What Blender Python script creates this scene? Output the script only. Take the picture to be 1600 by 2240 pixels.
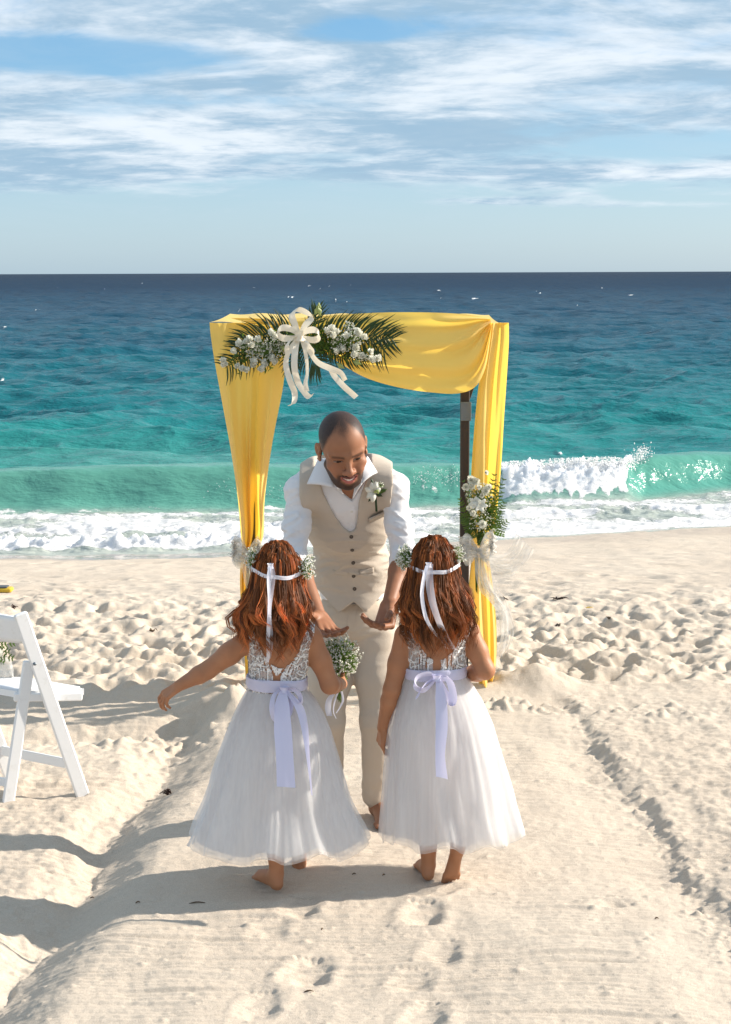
import bpy, math, random
import numpy as np
from mathutils import Vector, Matrix
from mathutils.bvhtree import BVHTree
rad = math.radians
scene = bpy.context.scene
COL = scene.collection
for _o in list(bpy.data.objects):
    bpy.data.objects.remove(_o)
random.seed(7)
RNG = np.random.default_rng(11)

# ------------------------------------------------------------------ camera
FPX = 3700.0
CAM = np.array([0.0, 0.0, 2.1])
PITCH, ROLL = rad(8.05), rad(0.215)
_F = np.array([0, math.cos(PITCH), -math.sin(PITCH)])
_U0 = np.array([0, math.sin(PITCH), math.cos(PITCH)])
_R0 = np.array([1.0, 0, 0])
_RX = _R0 * math.cos(ROLL) - _U0 * math.sin(ROLL)
_UX = _U0 * math.cos(ROLL) + _R0 * math.sin(ROLL)
cam_data = bpy.data.cameras.new('camera')
cam = bpy.data.objects.new('camera', cam_data)
COL.objects.link(cam)
cam_data.sensor_fit = 'VERTICAL'
cam_data.sensor_height = 36.0
cam_data.lens = 36.0 * FPX / 2240.0
cam_data.clip_start = 0.1
cam_data.clip_end = 90000
_m = Matrix.Identity(4)
for _i in range(3):
    _m[_i][0], _m[_i][1], _m[_i][2], _m[_i][3] = _RX[_i], _UX[_i], -_F[_i], CAM[_i]
cam.matrix_world = _m
scene.camera = cam

# ------------------------------------------------------------------ light and exposure
SUN_AZ, SUN_EL = 11.0, 29.0            # degrees: from +X towards +Y, and up
SUN_STRENGTH, SKY_STRENGTH, EXPOSURE = 5.0, 0.118, 0.75
_sd = Vector((math.cos(rad(SUN_EL)) * math.cos(rad(SUN_AZ)),
              math.cos(rad(SUN_EL)) * math.sin(rad(SUN_AZ)), math.sin(rad(SUN_EL))))
sun_data = bpy.data.lights.new('sun', 'SUN')
sun_data.energy = SUN_STRENGTH
sun_data.angle = rad(0.53)
sun_data.color = (1.0, 0.91, 0.79)
sun = bpy.data.objects.new('sun', sun_data)
COL.objects.link(sun)
sun.rotation_euler = _sd.to_track_quat('Z', 'Y').to_euler()
sun.location = (20, 5, 15)
vs = scene.view_settings
vs.view_transform = 'Standard'
vs.look = 'None'
vs.exposure = EXPOSURE
vs.gamma = 1.0
vs.use_curve_mapping = False


class NT:
    """small helper round a node tree"""
    def __init__(self, tree):
        self.t = tree
        self.n = tree.nodes
        self.l = tree.links

    def node(self, typ, ins=None, **props):
        nd = self.n.new(typ)
        for k, v in props.items():
            setattr(nd, k, v)
        for k, v in (ins or {}).items():
            self.set(nd.inputs[k], v)
        return nd

    def set(self, sock, v):
        if hasattr(v, 'is_output') or isinstance(v, bpy.types.NodeSocket):
            self.l.new(v, sock)
        elif isinstance(v, bpy.types.Node):
            self.l.new(v.outputs[0], sock)
        else:
            if isinstance(v, (tuple, list)) and len(v) == 3 and sock.type == 'RGBA':
                v = (*v, 1)
            sock.default_value = v

    def m(self, op, a, b=0.0, c=0.0, clamp=False):
        nd = self.n.new('ShaderNodeMath')
        nd.operation = op
        nd.use_clamp = clamp
        self.set(nd.inputs[0], a)
        self.set(nd.inputs[1], b)
        self.set(nd.inputs[2], c)
        return nd.outputs[0]

    def mr(self, v, a, b, c=0.0, d=1.0, smooth=True):
        nd = self.n.new('ShaderNodeMapRange')
        nd.interpolation_type = 'SMOOTHSTEP' if smooth else 'LINEAR'
        self.set(nd.inputs[0], v)
        for i, x in enumerate((a, b, c, d)):
            self.set(nd.inputs[1 + i], x)
        return nd.outputs[0]

    def mix(self, f, a, b, blend='MIX'):
        nd = self.n.new('ShaderNodeMix')
        nd.data_type = 'RGBA'
        nd.blend_type = blend
        self.set(nd.inputs[0], f)
        self.set(nd.inputs[6], a)
        self.set(nd.inputs[7], b)
        return nd.outputs[2]

    def noise(self, vec, scale, detail=4.0, rough=0.55, dist=0.0):
        nd = self.n.new('ShaderNodeTexNoise')
        if vec is not None:
            self.set(nd.inputs['Vector'], vec)
        nd.inputs['Scale'].default_value = scale
        nd.inputs['Detail'].default_value = detail
        nd.inputs['Roughness'].default_value = rough
        nd.inputs['Distortion'].default_value = dist
        return nd.outputs['Fac']

    def mapping(self, vec, scale=(1, 1, 1), loc=(0, 0, 0)):
        nd = self.n.new('ShaderNodeMapping')
        self.set(nd.inputs['Vector'], vec)
        nd.inputs['Scale'].default_value = scale
        nd.inputs['Location'].default_value = loc
        return nd.outputs[0]

    def attr(self, name):
        nd = self.n.new('ShaderNodeAttribute')
        nd.attribute_name = name
        return nd

    def ramp(self, f, stops):
        nd = self.n.new('ShaderNodeValToRGB')
        cr = nd.color_ramp
        while len(cr.elements) < len(stops):
            cr.elements.new(0.5)
        for e, (p, c) in zip(cr.elements, stops):
            e.position = p
            e.color = (*c, 1) if len(c) == 3 else c
        self.set(nd.inputs[0], f)
        return nd.outputs[0]


# ------------------------------------------------------------------ sky: NISHITA with streaky cloud
def build_world():
    w = bpy.data.worlds.new('World')
    scene.world = w
    w.use_nodes = True
    w.node_tree.nodes.clear()
    T = NT(w.node_tree)
    sky = T.node('ShaderNodeTexSky', sky_type='NISHITA', sun_disc=False, sun_elevation=rad(SUN_EL),
                 sun_rotation=rad(90 - SUN_AZ), altitude=0, air_density=1.0, dust_density=0.6, ozone_density=2.6)
    tc = T.node('ShaderNodeTexCoord')
    d = tc.outputs['Generated']
    sp = T.node('ShaderNodeSeparateXYZ', {0: d})
    x, y, z = sp.outputs
    az = T.m('MULTIPLY', T.m('ARCTAN2', x, y), 57.2958)
    el = T.m('MULTIPLY', T.m('ARCSINE', z), 57.2958)
    den = T.m('ADD', T.m('MAXIMUM', z, 0.0), 0.11)
    px = T.m('DIVIDE', x, den)
    py = T.m('DIVIDE', y, den)
    cv = T.node('ShaderNodeCombineXYZ', {0: px, 1: T.m('MULTIPLY', py, 0.95), 2: T.m('MULTIPLY', px, 0.15)}).outputs[0]
    n1 = T.noise(cv, 0.95, 7, 0.60, 0.35)
    n2 = T.noise(T.mapping(cv, (1, 1, 1), (7.3, 2.1, 3.0)), 2.6, 6, 0.62, 0.5)
    n3 = T.noise(T.mapping(cv, (1, 1.3, 1), (1.3, 9.1, 5.0)), 6.5, 5, 0.65, 0.3)

    def blob(a0, e0, ra, re):
        u = T.m('DIVIDE', T.m('SUBTRACT', az, a0), ra)
        v = T.m('DIVIDE', T.m('SUBTRACT', el, e0), re)
        s = T.m('ADD', T.m('MULTIPLY', u, u), T.m('MULTIPLY', v, v))
        return T.m('EXPONENT', T.m('MULTIPLY', s, -1.0))
    # where the sky is covered: nothing low over the sea, broken streaks above
    cov = T.mr(el, 1.2, 3.9, -0.20, 0.115)
    for (a0, e0, ra, re, k) in ((-9.3, 6.95, 5.2, 0.58, -0.42), (0.2, 7.9, 2.2, 0.42, -0.34), (9.5, 4.05, 4.0, 0.36, -0.26),
                                (-5.5, 8.2, 5.5, 0.62, 0.20), (3.0, 6.6, 8.0, 0.75, 0.17), (-7.0, 4.5, 6.0, 0.7, 0.15),
                                (-11.3, 5.6, 1.0, 0.22, 0.16), (4.2, 4.25, 1.0, 0.18, 0.22), (9.0, 3.2, 6.0, 0.22, 0.16),
                                (-2.0, 3.4, 7.0, 0.4, 0.10), (4.0, 2.35, 3.0, 0.15, 0.13), (10.0, 2.2, 4.0, 0.14, 0.16),
                                (-5.5, 5.6, 4.0, 0.25, -0.10), (10.5, 6.0, 3.5, 0.25, -0.10)):
        cov = T.m('ADD', cov, T.m('MULTIPLY', blob(a0, e0, ra, re), k))
    dens = T.m('ADD', T.m('ADD', T.m('MULTIPLY', n1, 0.54), T.m('MULTIPLY', n2, 0.36)), T.m('MULTIPLY', n3, 0.18))
    dens = T.m('ADD', dens, cov)
    mask = T.mr(dens, 0.47, 0.70)
    # blue-grey undersides against bright tops
    grey = T.mr(T.m('ADD', T.noise(T.mapping(cv, (0.9, 1.0, 1), (4.0, -3.0, 1.0)), 1.7, 6, 0.6, 0.4),
                    T.m('MULTIPLY', n3, 0.36)), 0.52, 0.80)
    ccol = T.mix(grey, (4.6, 4.95, 5.3), (1.85, 2.75, 3.6))
    haze = T.mr(el, 0.0, 9.0)
    blue = T.mix(haze, (1.72, 2.88, 4.05), (0.34, 1.70, 3.3))
    base = T.mix(T.mr(el, 14.0, 40.0, 0.62, 0.12), sky.outputs[0], blue)
    low = T.mr(el, -6.0, -0.3)
    col = T.mix(T.m('MULTIPLY', mask, 0.93), base, ccol)
    thin = T.m('MULTIPLY', T.mr(n2, 0.35, 0.75), T.mr(el, 0.3, 3.0, 0.04, 0.20))
    col = T.mix(thin, col, (3.0, 3.7, 4.2))
    bg = T.node('ShaderNodeBackground', {'Color': col, 'Strength': SKY_STRENGTH})
    out = T.node('ShaderNodeOutputWorld', {0: bg.outputs[0]})


build_world()


# ------------------------------------------------------------------ numbers and meshes
def ray(px, py):
    x, y = (px - 800.0) / FPX, (1120.0 - py) / FPX
    return _F + x * _RX + y * _UX


def P(px, py, Y):
    """the point at distance Y in front of the camera that is seen at px, py of the photograph"""
    d = ray(px, py)
    return CAM + d * (Y / d[1])


def G(px, py, z=0.0):
    d = ray(px, py)
    return CAM + d * ((z - CAM[2]) / d[2])


def nrm(v):
    v = np.asarray(v, float)
    return v / (np.linalg.norm(v) + 1e-12)


_perm = np.random.default_rng(3).permutation(4096).astype(np.int64)
_gang = np.random.default_rng(4).random(4096) * 6.2832
_gx, _gy = np.cos(_gang).astype(np.float32), np.sin(_gang).astype(np.float32)
_g3 = np.random.default_rng(5).normal(size=(4096, 3))
_g3 = (_g3 / np.linalg.norm(_g3, axis=1)[:, None]).astype(np.float32)


def noise2(x, y, seed=0):
    x = np.asarray(x, np.float32)
    y = np.asarray(y, np.float32)
    xi, yi = np.floor(x), np.floor(y)
    fx, fy = x - xi, y - yi
    xi = xi.astype(np.int64) + seed * 131
    yi = yi.astype(np.int64) + seed * 57
    u = fx * fx * fx * (fx * (fx * 6 - 15) + 10)
    v = fy * fy * fy * (fy * (fy * 6 - 15) + 10)

    def g(a, b, dx, dy):
        h = _perm[(_perm[(xi + a) & 4095] + yi + b) & 4095]
        return _gx[h] * dx + _gy[h] * dy
    n0 = g(0, 0, fx, fy) * (1 - u) + g(1, 0, fx - 1, fy) * u
    n1 = g(0, 1, fx, fy - 1) * (1 - u) + g(1, 1, fx - 1, fy - 1) * u
    return (n0 * (1 - v) + n1 * v) * 1.5


def fbm2(x, y, oct=4, seed=0, gain=0.5):
    s, a, f = 0, 1.0, 1.0
    for i in range(oct):
        s = s + a * noise2(x * f, y * f, seed + i * 7)
        a *= gain
        f *= 2.03
    return s


def noise3(p, seed=0):
    p = np.asarray(p, np.float32)
    i = np.floor(p)
    f = p - i
    i = i.astype(np.int64) + seed * 37
    w = f * f * (3 - 2 * f)
    out = 0
    for a in (0, 1):
        for b in (0, 1):
            for c in (0, 1):
                h = _perm[(_perm[(_perm[(i[..., 0] + a) & 4095] + i[..., 1] + b) & 4095] + i[..., 2] + c) & 4095]
                g = _g3[h]
                d = g[..., 0] * (f[..., 0] - a) + g[..., 1] * (f[..., 1] - b) + g[..., 2] * (f[..., 2] - c)
                out = out + d * (w[..., 0] if a else 1 - w[..., 0]) * (w[..., 1] if b else 1 - w[..., 1]) * (w[..., 2] if c else 1 - w[..., 2])
    return out * 1.5


def sstep(a, b, x):
    t = np.clip((np.asarray(x, float) - a) / (b - a), 0, 1)
    return t * t * (3 - 2 * t)


def spline(pts, n):
    """Catmull-Rom through pts (any dimension)"""
    p = np.asarray(pts, float)
    if len(p) == 2:
        t = np.linspace(0, 1, n)[:, None]
        return p[0] * (1 - t) + p[1] * t
    q = np.vstack([2 * p[0] - p[1], p, 2 * p[-1] - p[-2]])
    t = np.linspace(0, len(p) - 1 - 1e-9, n)
    i = t.astype(int)
    f = (t - i)[:, None]
    a, b, c, d = q[i], q[i + 1], q[i + 2], q[i + 3]
    return 0.5 * (2 * b + (c - a) * f + (2 * a - 5 * b + 4 * c - d) * f ** 2 + (3 * b - a - 3 * c + d) * f ** 3)


def mesh_np(name, V, F, mats, parent=None, smooth=True, mi=None, attrs=None, colors=None, origin=None):
    """link one mesh object; V in world space, F = (n,3) or (n,4) array or list of tuples"""
    V = np.asarray(V, np.float64)
    base = np.zeros(3)
    if parent is not None:
        base = np.array(parent['_base'])
    elif origin is not None:
        base = np.asarray(origin, float)
    me = bpy.data.meshes.new(name)
    L = (V - base).astype(np.float32)
    if isinstance(F, np.ndarray):
        k = F.shape[1]
        me.vertices.add(len(L))
        me.vertices.foreach_set('co', L.ravel())
        me.loops.add(F.size)
        me.loops.foreach_set('vertex_index', F.astype(np.int32).ravel())
        me.polygons.add(len(F))
        me.polygons.foreach_set('loop_start', np.arange(0, F.size, k, dtype=np.int32))
        me.polygons.foreach_set('loop_total', np.full(len(F), k, dtype=np.int32))
        me.update(calc_edges=True)
    else:
        me.from_pydata(L.tolist(), [], [tuple(int(i) for i in f) for f in F])
    if not isinstance(mats, (list, tuple)):
        mats = [mats]
    for m in mats:
        me.materials.append(m)
    n = len(me.polygons)
    if mi is not None:
        me.polygons.foreach_set('material_index', np.asarray(mi, np.int32))
    me.polygons.foreach_set('use_smooth', np.full(n, bool(smooth)))
    for k, a in (attrs or {}).items():
        at = me.attributes.new(k, 'FLOAT', 'POINT')
        at.data.foreach_set('value', np.asarray(a, np.float32).ravel())
    if colors is not None:
        c = np.ones((len(L), 4), np.float32)
        c[:, :3] = colors
        at = me.color_attributes.new('tint', 'FLOAT_COLOR', 'POINT')
        at.data.foreach_set('color', c.ravel())
    me.validate()
    me.update()
    o = bpy.data.objects.new(name, me)
    COL.objects.link(o)
    o['_base'] = [float(b) for b in base]
    if parent is not None:
        o.parent = parent
    else:
        o.location = base
    return o


def empty(name, loc):
    o = bpy.data.objects.new(name, None)
    COL.objects.link(o)
    o.location = loc
    o.empty_display_size = 0.1
    o['_base'] = [float(v) for v in loc]
    return o


def tag(o, label=None, cat=None, group=None, kind=None):
    for k, v in (('label', label), ('category', cat), ('group', group), ('kind', kind)):
        if v:
            o[k] = v
    return o


class MB:
    """collects shapes for ONE mesh object"""
    def __init__(self):
        self.v, self.f, self.mi, self.c, self.n = [], [], [], [], 0

    def add(self, V, F, mi=0, col=None):
        V = np.asarray(V, float)
        self.v.append(V)
        self.f += [tuple(int(i) + self.n for i in f) for f in F]
        self.mi += [mi] * len(F)
        self.c.append(np.tile(np.asarray(col if col is not None else (1, 1, 1), float), (len(V), 1)) if np.ndim(col) < 2 else col)
        self.n += len(V)
        return self

    def build(self, name, mats, parent=None, smooth=True, colors=False, origin=None):
        V = np.vstack(self.v)
        return mesh_np(name, V, self.f, mats, parent, smooth, self.mi, None, np.vstack(self.c) if colors else None, origin)


def tube(path, r, n=6, cap=True):
    p = np.asarray(path, float)
    k = len(p)
    r = np.broadcast_to(np.asarray(r, float), (k,))
    t = np.gradient(p, axis=0)
    t /= np.linalg.norm(t, axis=1)[:, None] + 1e-12
    ref = np.array([0, 0, 1.0]) if abs(t[0][2]) < 0.9 else np.array([1.0, 0, 0])
    a = np.cross(t, ref)
    a /= np.linalg.norm(a, axis=1)[:, None] + 1e-9
    b = np.cross(t, a)
    th = np.arange(n) / n * 2 * math.pi
    V = p[:, None, :] + r[:, None, None] * (np.cos(th)[None, :, None] * a[:, None, :] + np.sin(th)[None, :, None] * b[:, None, :])
    F = []
    for i in range(k - 1):
        for j in range(n):
            j2 = (j + 1) % n
            F.append((i * n + j, i * n + j2, (i + 1) * n + j2, (i + 1) * n + j))
    if cap:
        F.append(tuple(range(n - 1, -1, -1)))
        F.append(tuple(range((k - 1) * n, k * n)))
    return V.reshape(-1, 3), F


def strip(path, wvec, width, curl=0.0):
    """ribbon: 4 points across, slightly curled, following path"""
    p = np.asarray(path, float)
    k = len(p)
    w = np.asarray(wvec, float)
    w = np.broadcast_to(w, (k, 3)) if w.ndim == 1 else w
    w = w / (np.linalg.norm(w, axis=1)[:, None] + 1e-12)
    width = np.broadcast_to(np.asarray(width, float), (k,))
    t = np.gradient(p, axis=0)
    nn = np.cross(t, w)
    nn /= np.linalg.norm(nn, axis=1)[:, None] + 1e-12
    V = []
    for s in (-0.5, -0.18, 0.18, 0.5):
        V.append(p + w * (width * s)[:, None] + nn * (curl * width * (s * s * 4))[:, None])
    V = np.stack(V, 1)
    F = []
    for i in range(k - 1):
        for j in range(3):
            F.append((i * 4 + j, i * 4 + j + 1, (i + 1) * 4 + j + 1, (i + 1) * 4 + j))
    return V.reshape(-1, 3), F


def grid_faces(nr, nc, wrap=False):
    i, j = np.meshgrid(np.arange(nr - 1), np.arange(nc if wrap else nc - 1), indexing='ij')
    i, j = i.ravel(), j.ravel()
    j2 = (j + 1) % nc
    return np.stack([i * nc + j, i * nc + j2, (i + 1) * nc + j2, (i + 1) * nc + j], 1)


def box(c, s, R=None, bev=0.0):
    """box of size s about c, rotated by R (columns = axes), bevelled along its long edges"""
    hx, hy, hz = np.asarray(s, float) / 2
    b = min(bev, hx * 0.6, hy * 0.6, hz * 0.6)
    V, F = [], []
    if b <= 0:
        V = [(sx * hx, sy * hy, sz * hz) for sz in (-1, 1) for sx, sy in ((-1, -1), (1, -1), (1, 1), (-1, 1))]
        F = [(3, 2, 1, 0), (4, 5, 6, 7), (0, 1, 5, 4), (1, 2, 6, 5), (2, 3, 7, 6), (3, 0, 4, 7)]
    else:
        ring = [(-hx + b, -hy), (hx - b, -hy), (hx, -hy + b), (hx, hy - b), (hx - b, hy), (-hx + b, hy), (-hx, hy - b), (-hx, -hy + b)]
        sc = [(-hz, b), (-hz + b, 0), (hz - b, 0), (hz, b)]
        for z, ins in sc:
            for x, y in ring:
                V.append((x - np.sign(x) * ins * (abs(x) > hx - b - 1e-9) , y - np.sign(y) * ins * (abs(y) > hy - b - 1e-9), z))
        for k in range(3):
            for j in range(8):
                j2 = (j + 1) % 8
                F.append((k * 8 + j, k * 8 + j2, (k + 1) * 8 + j2, (k + 1) * 8 + j))
        F.append(tuple(range(7, -1, -1)))
        F.append(tuple(range(24, 32)))
    V = np.asarray(V, float)
    if R is not None:
        V = V @ np.asarray(R).T
    return V + np.asarray(c, float), F


def bar(a, b, w, d, up=(0, 0, 1), bev=0.003):
    """square bar from a to b: w across 'up x dir', d along up"""
    a, b = np.asarray(a, float), np.asarray(b, float)
    z = nrm(b - a)
    x = nrm(np.cross(np.asarray(up, float), z))
    y = np.cross(z, x)
    return box((a + b) / 2, (w, d, np.linalg.norm(b - a)), np.stack([x, y, z], 1), bev)


# ------------------------------------------------------------------ materials
def mat(name, base=(0.5, 0.5, 0.5), rough=0.6, spec=0.5, **ins):
    m = bpy.data.materials.new(name)
    m.use_nodes = True
    T = NT(m.node_tree)
    b = m.node_tree.nodes['Principled BSDF']
    b.inputs['Base Color'].default_value = (*base, 1)
    b.inputs['Roughness'].default_value = rough
    b.inputs['Specular IOR Level'].default_value = spec
    for k, v in ins.items():
        b.inputs[k.replace('_', ' ')].default_value = v
    return m, T, b


def bump(T, b, h, strength=0.3, dist=0.01):
    bp = T.node('ShaderNodeBump', {'Height': h, 'Strength': strength, 'Distance': dist})
    T.l.new(bp.outputs[0], b.inputs['Normal'])
    return bp


def obj_coord(T):
    return T.node('ShaderNodeTexCoord').outputs['Object']


def pos(T):
    return T.node('ShaderNodeNewGeometry').outputs['Position']


def translucent_mix(m, T, b, col, f):
    """thin cloth: part of the light comes through"""
    tr = T.node('ShaderNodeBsdfTranslucent', {'Color': col})
    mx = T.node('ShaderNodeMixShader', {0: f, 1: b.outputs[0], 2: tr.outputs[0]})
    out = [n for n in T.n if n.type == 'OUTPUT_MATERIAL'][0]
    T.l.new(mx.outputs[0], out.inputs[0])
    return mx, out


M = {}

# dry and wet sand
m, T, b = mat('sand', rough=0.95, spec=0.2)
p = pos(T)
g1 = T.noise(p, 420, 3, 0.7)
g2 = T.noise(p, 60, 5, 0.65)
g3 = T.noise(T.mapping(p, (1, 1, 1)), 1.1, 4, 0.6)
c = T.mix(T.mr(g1, 0.32, 0.70), (0.400, 0.328, 0.255), (0.665, 0.580, 0.486))
c = T.mix(T.m('MULTIPLY', T.mr(g3, 0.35, 0.7), 0.40), c, (0.610, 0.535, 0.445))
sp = T.mr(T.noise(p, 900, 1, 0.5), 0.70, 0.76)
c = T.mix(T.m('MULTIPLY', sp, 0.5), c, (0.22, 0.17, 0.12))
wet = T.attr('wet').outputs['Fac']
c = T.mix(wet, c, (0.33, 0.265, 0.215))
T.set(b.inputs['Base Color'], c)
T.set(b.inputs['Roughness'], T.mr(wet, 0, 1, 0.95, 0.16))
T.set(b.inputs['Specular IOR Level'], T.mr(wet, 0, 1, 0.12, 0.6))
dry = T.m('SUBTRACT', 1.0, wet)
h = T.m('ADD', T.m('MULTIPLY', g2, 0.6), T.m('ADD', T.m('MULTIPLY', g1, 0.30), T.m('MULTIPLY', T.noise(p, 190, 4, 0.7), 0.45)))
bump(T, b, T.m('MULTIPLY', h, T.mr(wet, 0, 1, 1.0, 0.03)), 0.62, 0.009)
M['sand'] = m

# sea: own colour by depth of water (distance from shore), foam where the mesh carries it
m, T, b = mat('sea_water', rough=0.12, spec=0.5, IOR=1.33)
p = pos(T)
yy = T.node('ShaderNodeSeparateXYZ', {0: p}).outputs[1]
lg = T.m('LOGARITHM', T.m('MAXIMUM', yy, 10.0), 10.0)
t = T.mr(lg, 1.2, 3.2, 0, 1, False)
wob = T.m('MULTIPLY', T.m('SUBTRACT', T.noise(T.mapping(p, (0.05, 0.11, 0.1)), 1.0, 3), 0.5), 0.13)
col = T.ramp(T.m('ADD', t, wob), [(0.0, (0.26, 0.40, 0.34)), (0.055, (0.075, 0.27, 0.225)), (0.11, (0.015, 0.190, 0.185)),
                                  (0.17, (0.006, 0.130, 0.150)), (0.26, (0.003, 0.078, 0.115)), (0.40, (0.003, 0.044, 0.082)),
                                  (0.62, (0.003, 0.022, 0.052)), (1.0, (0.003, 0.014, 0.036))])
milk = T.attr('milk').outputs['Fac']
col = T.mix(T.m('MULTIPLY', milk, 0.9), col, (0.105, 0.29, 0.225))
shal = T.attr('shallow').outputs['Fac']
col = T.mix(shal, col, (0.46, 0.45, 0.41))
foam = T.attr('foam').outputs['Fac']
fn = T.m('ADD', T.m('MULTIPLY', T.noise(T.mapping(p, (1, 1.2, 1.4)), 3.2, 9, 0.68, 0.6), 0.62), T.m('MULTIPLY', T.noise(p, 14.0, 5, 0.7, 0.8), 0.36))
fm = T.mr(T.m('SUBTRACT', T.m('ADD', foam, fn), 1.0), -0.03, 0.10)
far = T.mr(lg, 1.35, 3.0, 0.0, 1.0)
w1 = T.noise(T.mapping(p, (0.8, 2.0, 1)), 1.5, 6, 0.62, 0.3)
w2 = T.noise(T.mapping(p, (0.30, 0.8, 1)), 0.55, 6, 0.62, 0.3)
w3 = T.noise(T.mapping(p, (0.05, 0.12, 1)), 0.5, 5, 0.62)
hh = T.m('ADD', T.m('MULTIPLY', w1, 0.11), T.m('ADD', T.m('MULTIPLY', w2, 0.34), T.m('MULTIPLY', T.m('MULTIPLY', w3, far), 2.4)))
hh = T.m('ADD', hh, T.m('MULTIPLY', T.m('MULTIPLY', fm, T.noise(p, 26, 6, 0.75)), 0.022))
bp = T.node('ShaderNodeBump', {'Height': hh, 'Strength': T.m('SUBTRACT', 1.0, T.m('MULTIPLY', milk, 0.75)), 'Distance': 1.0})
nrm_ = bp.outputs[0]
# a choppy sea mirrors far less of the sky at a low angle than a flat pane would
lw = T.node('ShaderNodeLayerWeight', {'Blend': 0.5, 'Normal': nrm_})
fr = T.m('ADD', 0.018, T.m('MULTIPLY', T.m('POWER', lw.outputs['Facing'], 5.0), T.mr(lg, 1.5, 2.6, 0.50, 0.16)))
dif = T.node('ShaderNodeBsdfDiffuse', {'Color': col, 'Normal': nrm_})
glo = T.node('ShaderNodeBsdfGlossy', {'Color': (1, 1, 1, 1), 'Roughness': 0.16, 'Normal': nrm_})
wat = T.node('ShaderNodeMixShader', {0: fr, 1: dif.outputs[0], 2: glo.outputs[0]})
# froth is full of air: it passes light on instead of shading like plaster
fcol = T.mix(T.mr(T.noise(p, 9, 5, 0.7), 0.3, 0.7), (0.82, 0.82, 0.82), (0.92, 0.92, 0.91))
fd = T.node('ShaderNodeSubsurfaceScattering', {'Color': fcol, 'Scale': 0.07, 'Radius': (1, 1, 1.1), 'Normal': nrm_}, falloff='BURLEY')
ft = T.node('ShaderNodeBsdfTranslucent', {'Color': (0.94, 0.94, 0.94, 1), 'Normal': nrm_})
fmx = T.node('ShaderNodeMixShader', {0: 0.25, 1: fd.outputs[0], 2: ft.outputs[0]})
tot = T.node('ShaderNodeMixShader', {0: fm, 1: wat.outputs[0], 2: fmx.outputs[0]})
T.l.new(tot.outputs[0], [n for n in T.n if n.type == 'OUTPUT_MATERIAL'][0].inputs[0])
M['sea'] = m

m, T, b = mat('sea_foam', (0.84, 0.84, 0.83), 0.85, 0.2)
M['spray'] = m

# skin
m, T, b = mat('skin', rough=0.52, spec=0.32)
a = T.attr('tint').outputs['Color']
p = obj_coord(T)
n = T.noise(p, 38, 4, 0.6)
T.set(b.inputs['Base Color'], T.mix(T.m('MULTIPLY', T.mr(n, 0.35, 0.7), 0.22), a, T.mix(1.0, a, (0.9, 0.72, 0.66), 'MULTIPLY')))
b.inputs['Subsurface Weight'].default_value = 0.05
b.inputs['Subsurface Radius'].default_value = (0.012, 0.005, 0.003)
b.inputs['Subsurface Scale'].default_value = 0.6
bump(T, b, T.noise(p, 520, 3, 0.6), 0.12, 0.002)
M['skin'] = m

m, T, b = mat('eye_white', (0.70, 0.66, 0.62), 0.25)
M['eye_white'] = m
m, T, b = mat('eye_iris', (0.018, 0.010, 0.007), 0.12)
M['eye_iris'] = m
m, T, b = mat('teeth', (0.80, 0.76, 0.70), 0.25)
M['teeth'] = m

# auburn hair: each strand carries its own tint
m, T, b = mat('auburn_hair', rough=0.46, spec=0.38)
a = T.attr('tint').outputs['Color']
T.set(b.inputs['Base Color'], a)
b.inputs['Sheen Weight'].default_value = 0.08
b.inputs['Sheen Tint'].default_value = (1, 0.6, 0.3, 1)
translucent_mix(m, T, b, T.mix(1.0, a, (1.9, 1.3, 0.8), 'MULTIPLY'), 0.25)
M['hair'] = m


def cloth(name, base, rough=0.8, weave=900, trans=0.0, tcol=None, sheen=0.15, spec=0.25, bstr=0.12, var=0.10):
    m, T, b = mat(name, base, rough, spec)
    p = obj_coord(T)
    n = T.noise(p, 14, 4, 0.6)
    c = T.mix(T.m('MULTIPLY', n, var * 2), base, tuple(v * 0.82 for v in base))
    T.set(b.inputs['Base Color'], c)
    b.inputs['Sheen Weight'].default_value = sheen
    h = T.m('ADD', T.noise(T.mapping(p, (1, 1, 0.12)), weave, 2, 0.5), T.m('MULTIPLY', T.noise(p, 45, 4, 0.6), 1.2))
    bump(T, b, h, bstr, 0.004)
    if trans:
        translucent_mix(m, T, b, tcol or base, trans)
    M[name] = m
    return m


cloth('white_shirt', (0.78, 0.78, 0.80), 0.8, 900, 0.12, (0.8, 0.8, 0.84), bstr=0.2)
cloth('beige_suiting', (0.50, 0.432, 0.358), 0.85, 1200, 0, sheen=0.1, bstr=0.3, var=0.14)
cloth('beige_trousers', (0.52, 0.445, 0.362), 0.85, 1200, 0, sheen=0.1, bstr=0.3, var=0.14)
cloth('grey_lining', (0.20, 0.20, 0.21), 0.6, 900)
cloth('yellow_chiffon', (0.88, 0.670, 0.22), 0.75, 700, 0.45, (0.97, 0.70, 0.11), sheen=0.15, bstr=0.12, var=0.06)
cloth('cream_ribbon', (0.82, 0.77, 0.66), 0.5, 700, 0.22, (0.82, 0.76, 0.62), spec=0.4)
cloth('lavender_satin', (0.66, 0.65, 0.82), 0.33, 600, 0.2, (0.68, 0.66, 0.88), spec=0.55, bstr=0.06)
cloth('white_ribbon', (0.78, 0.77, 0.84), 0.45, 700, 0.2, (0.8, 0.8, 0.88), spec=0.4)
cloth('skirt_lining', (0.86, 0.86, 0.87), 0.8, 500, 0.55, (0.96, 0.96, 0.97), bstr=0.05, var=0.03)


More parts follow.
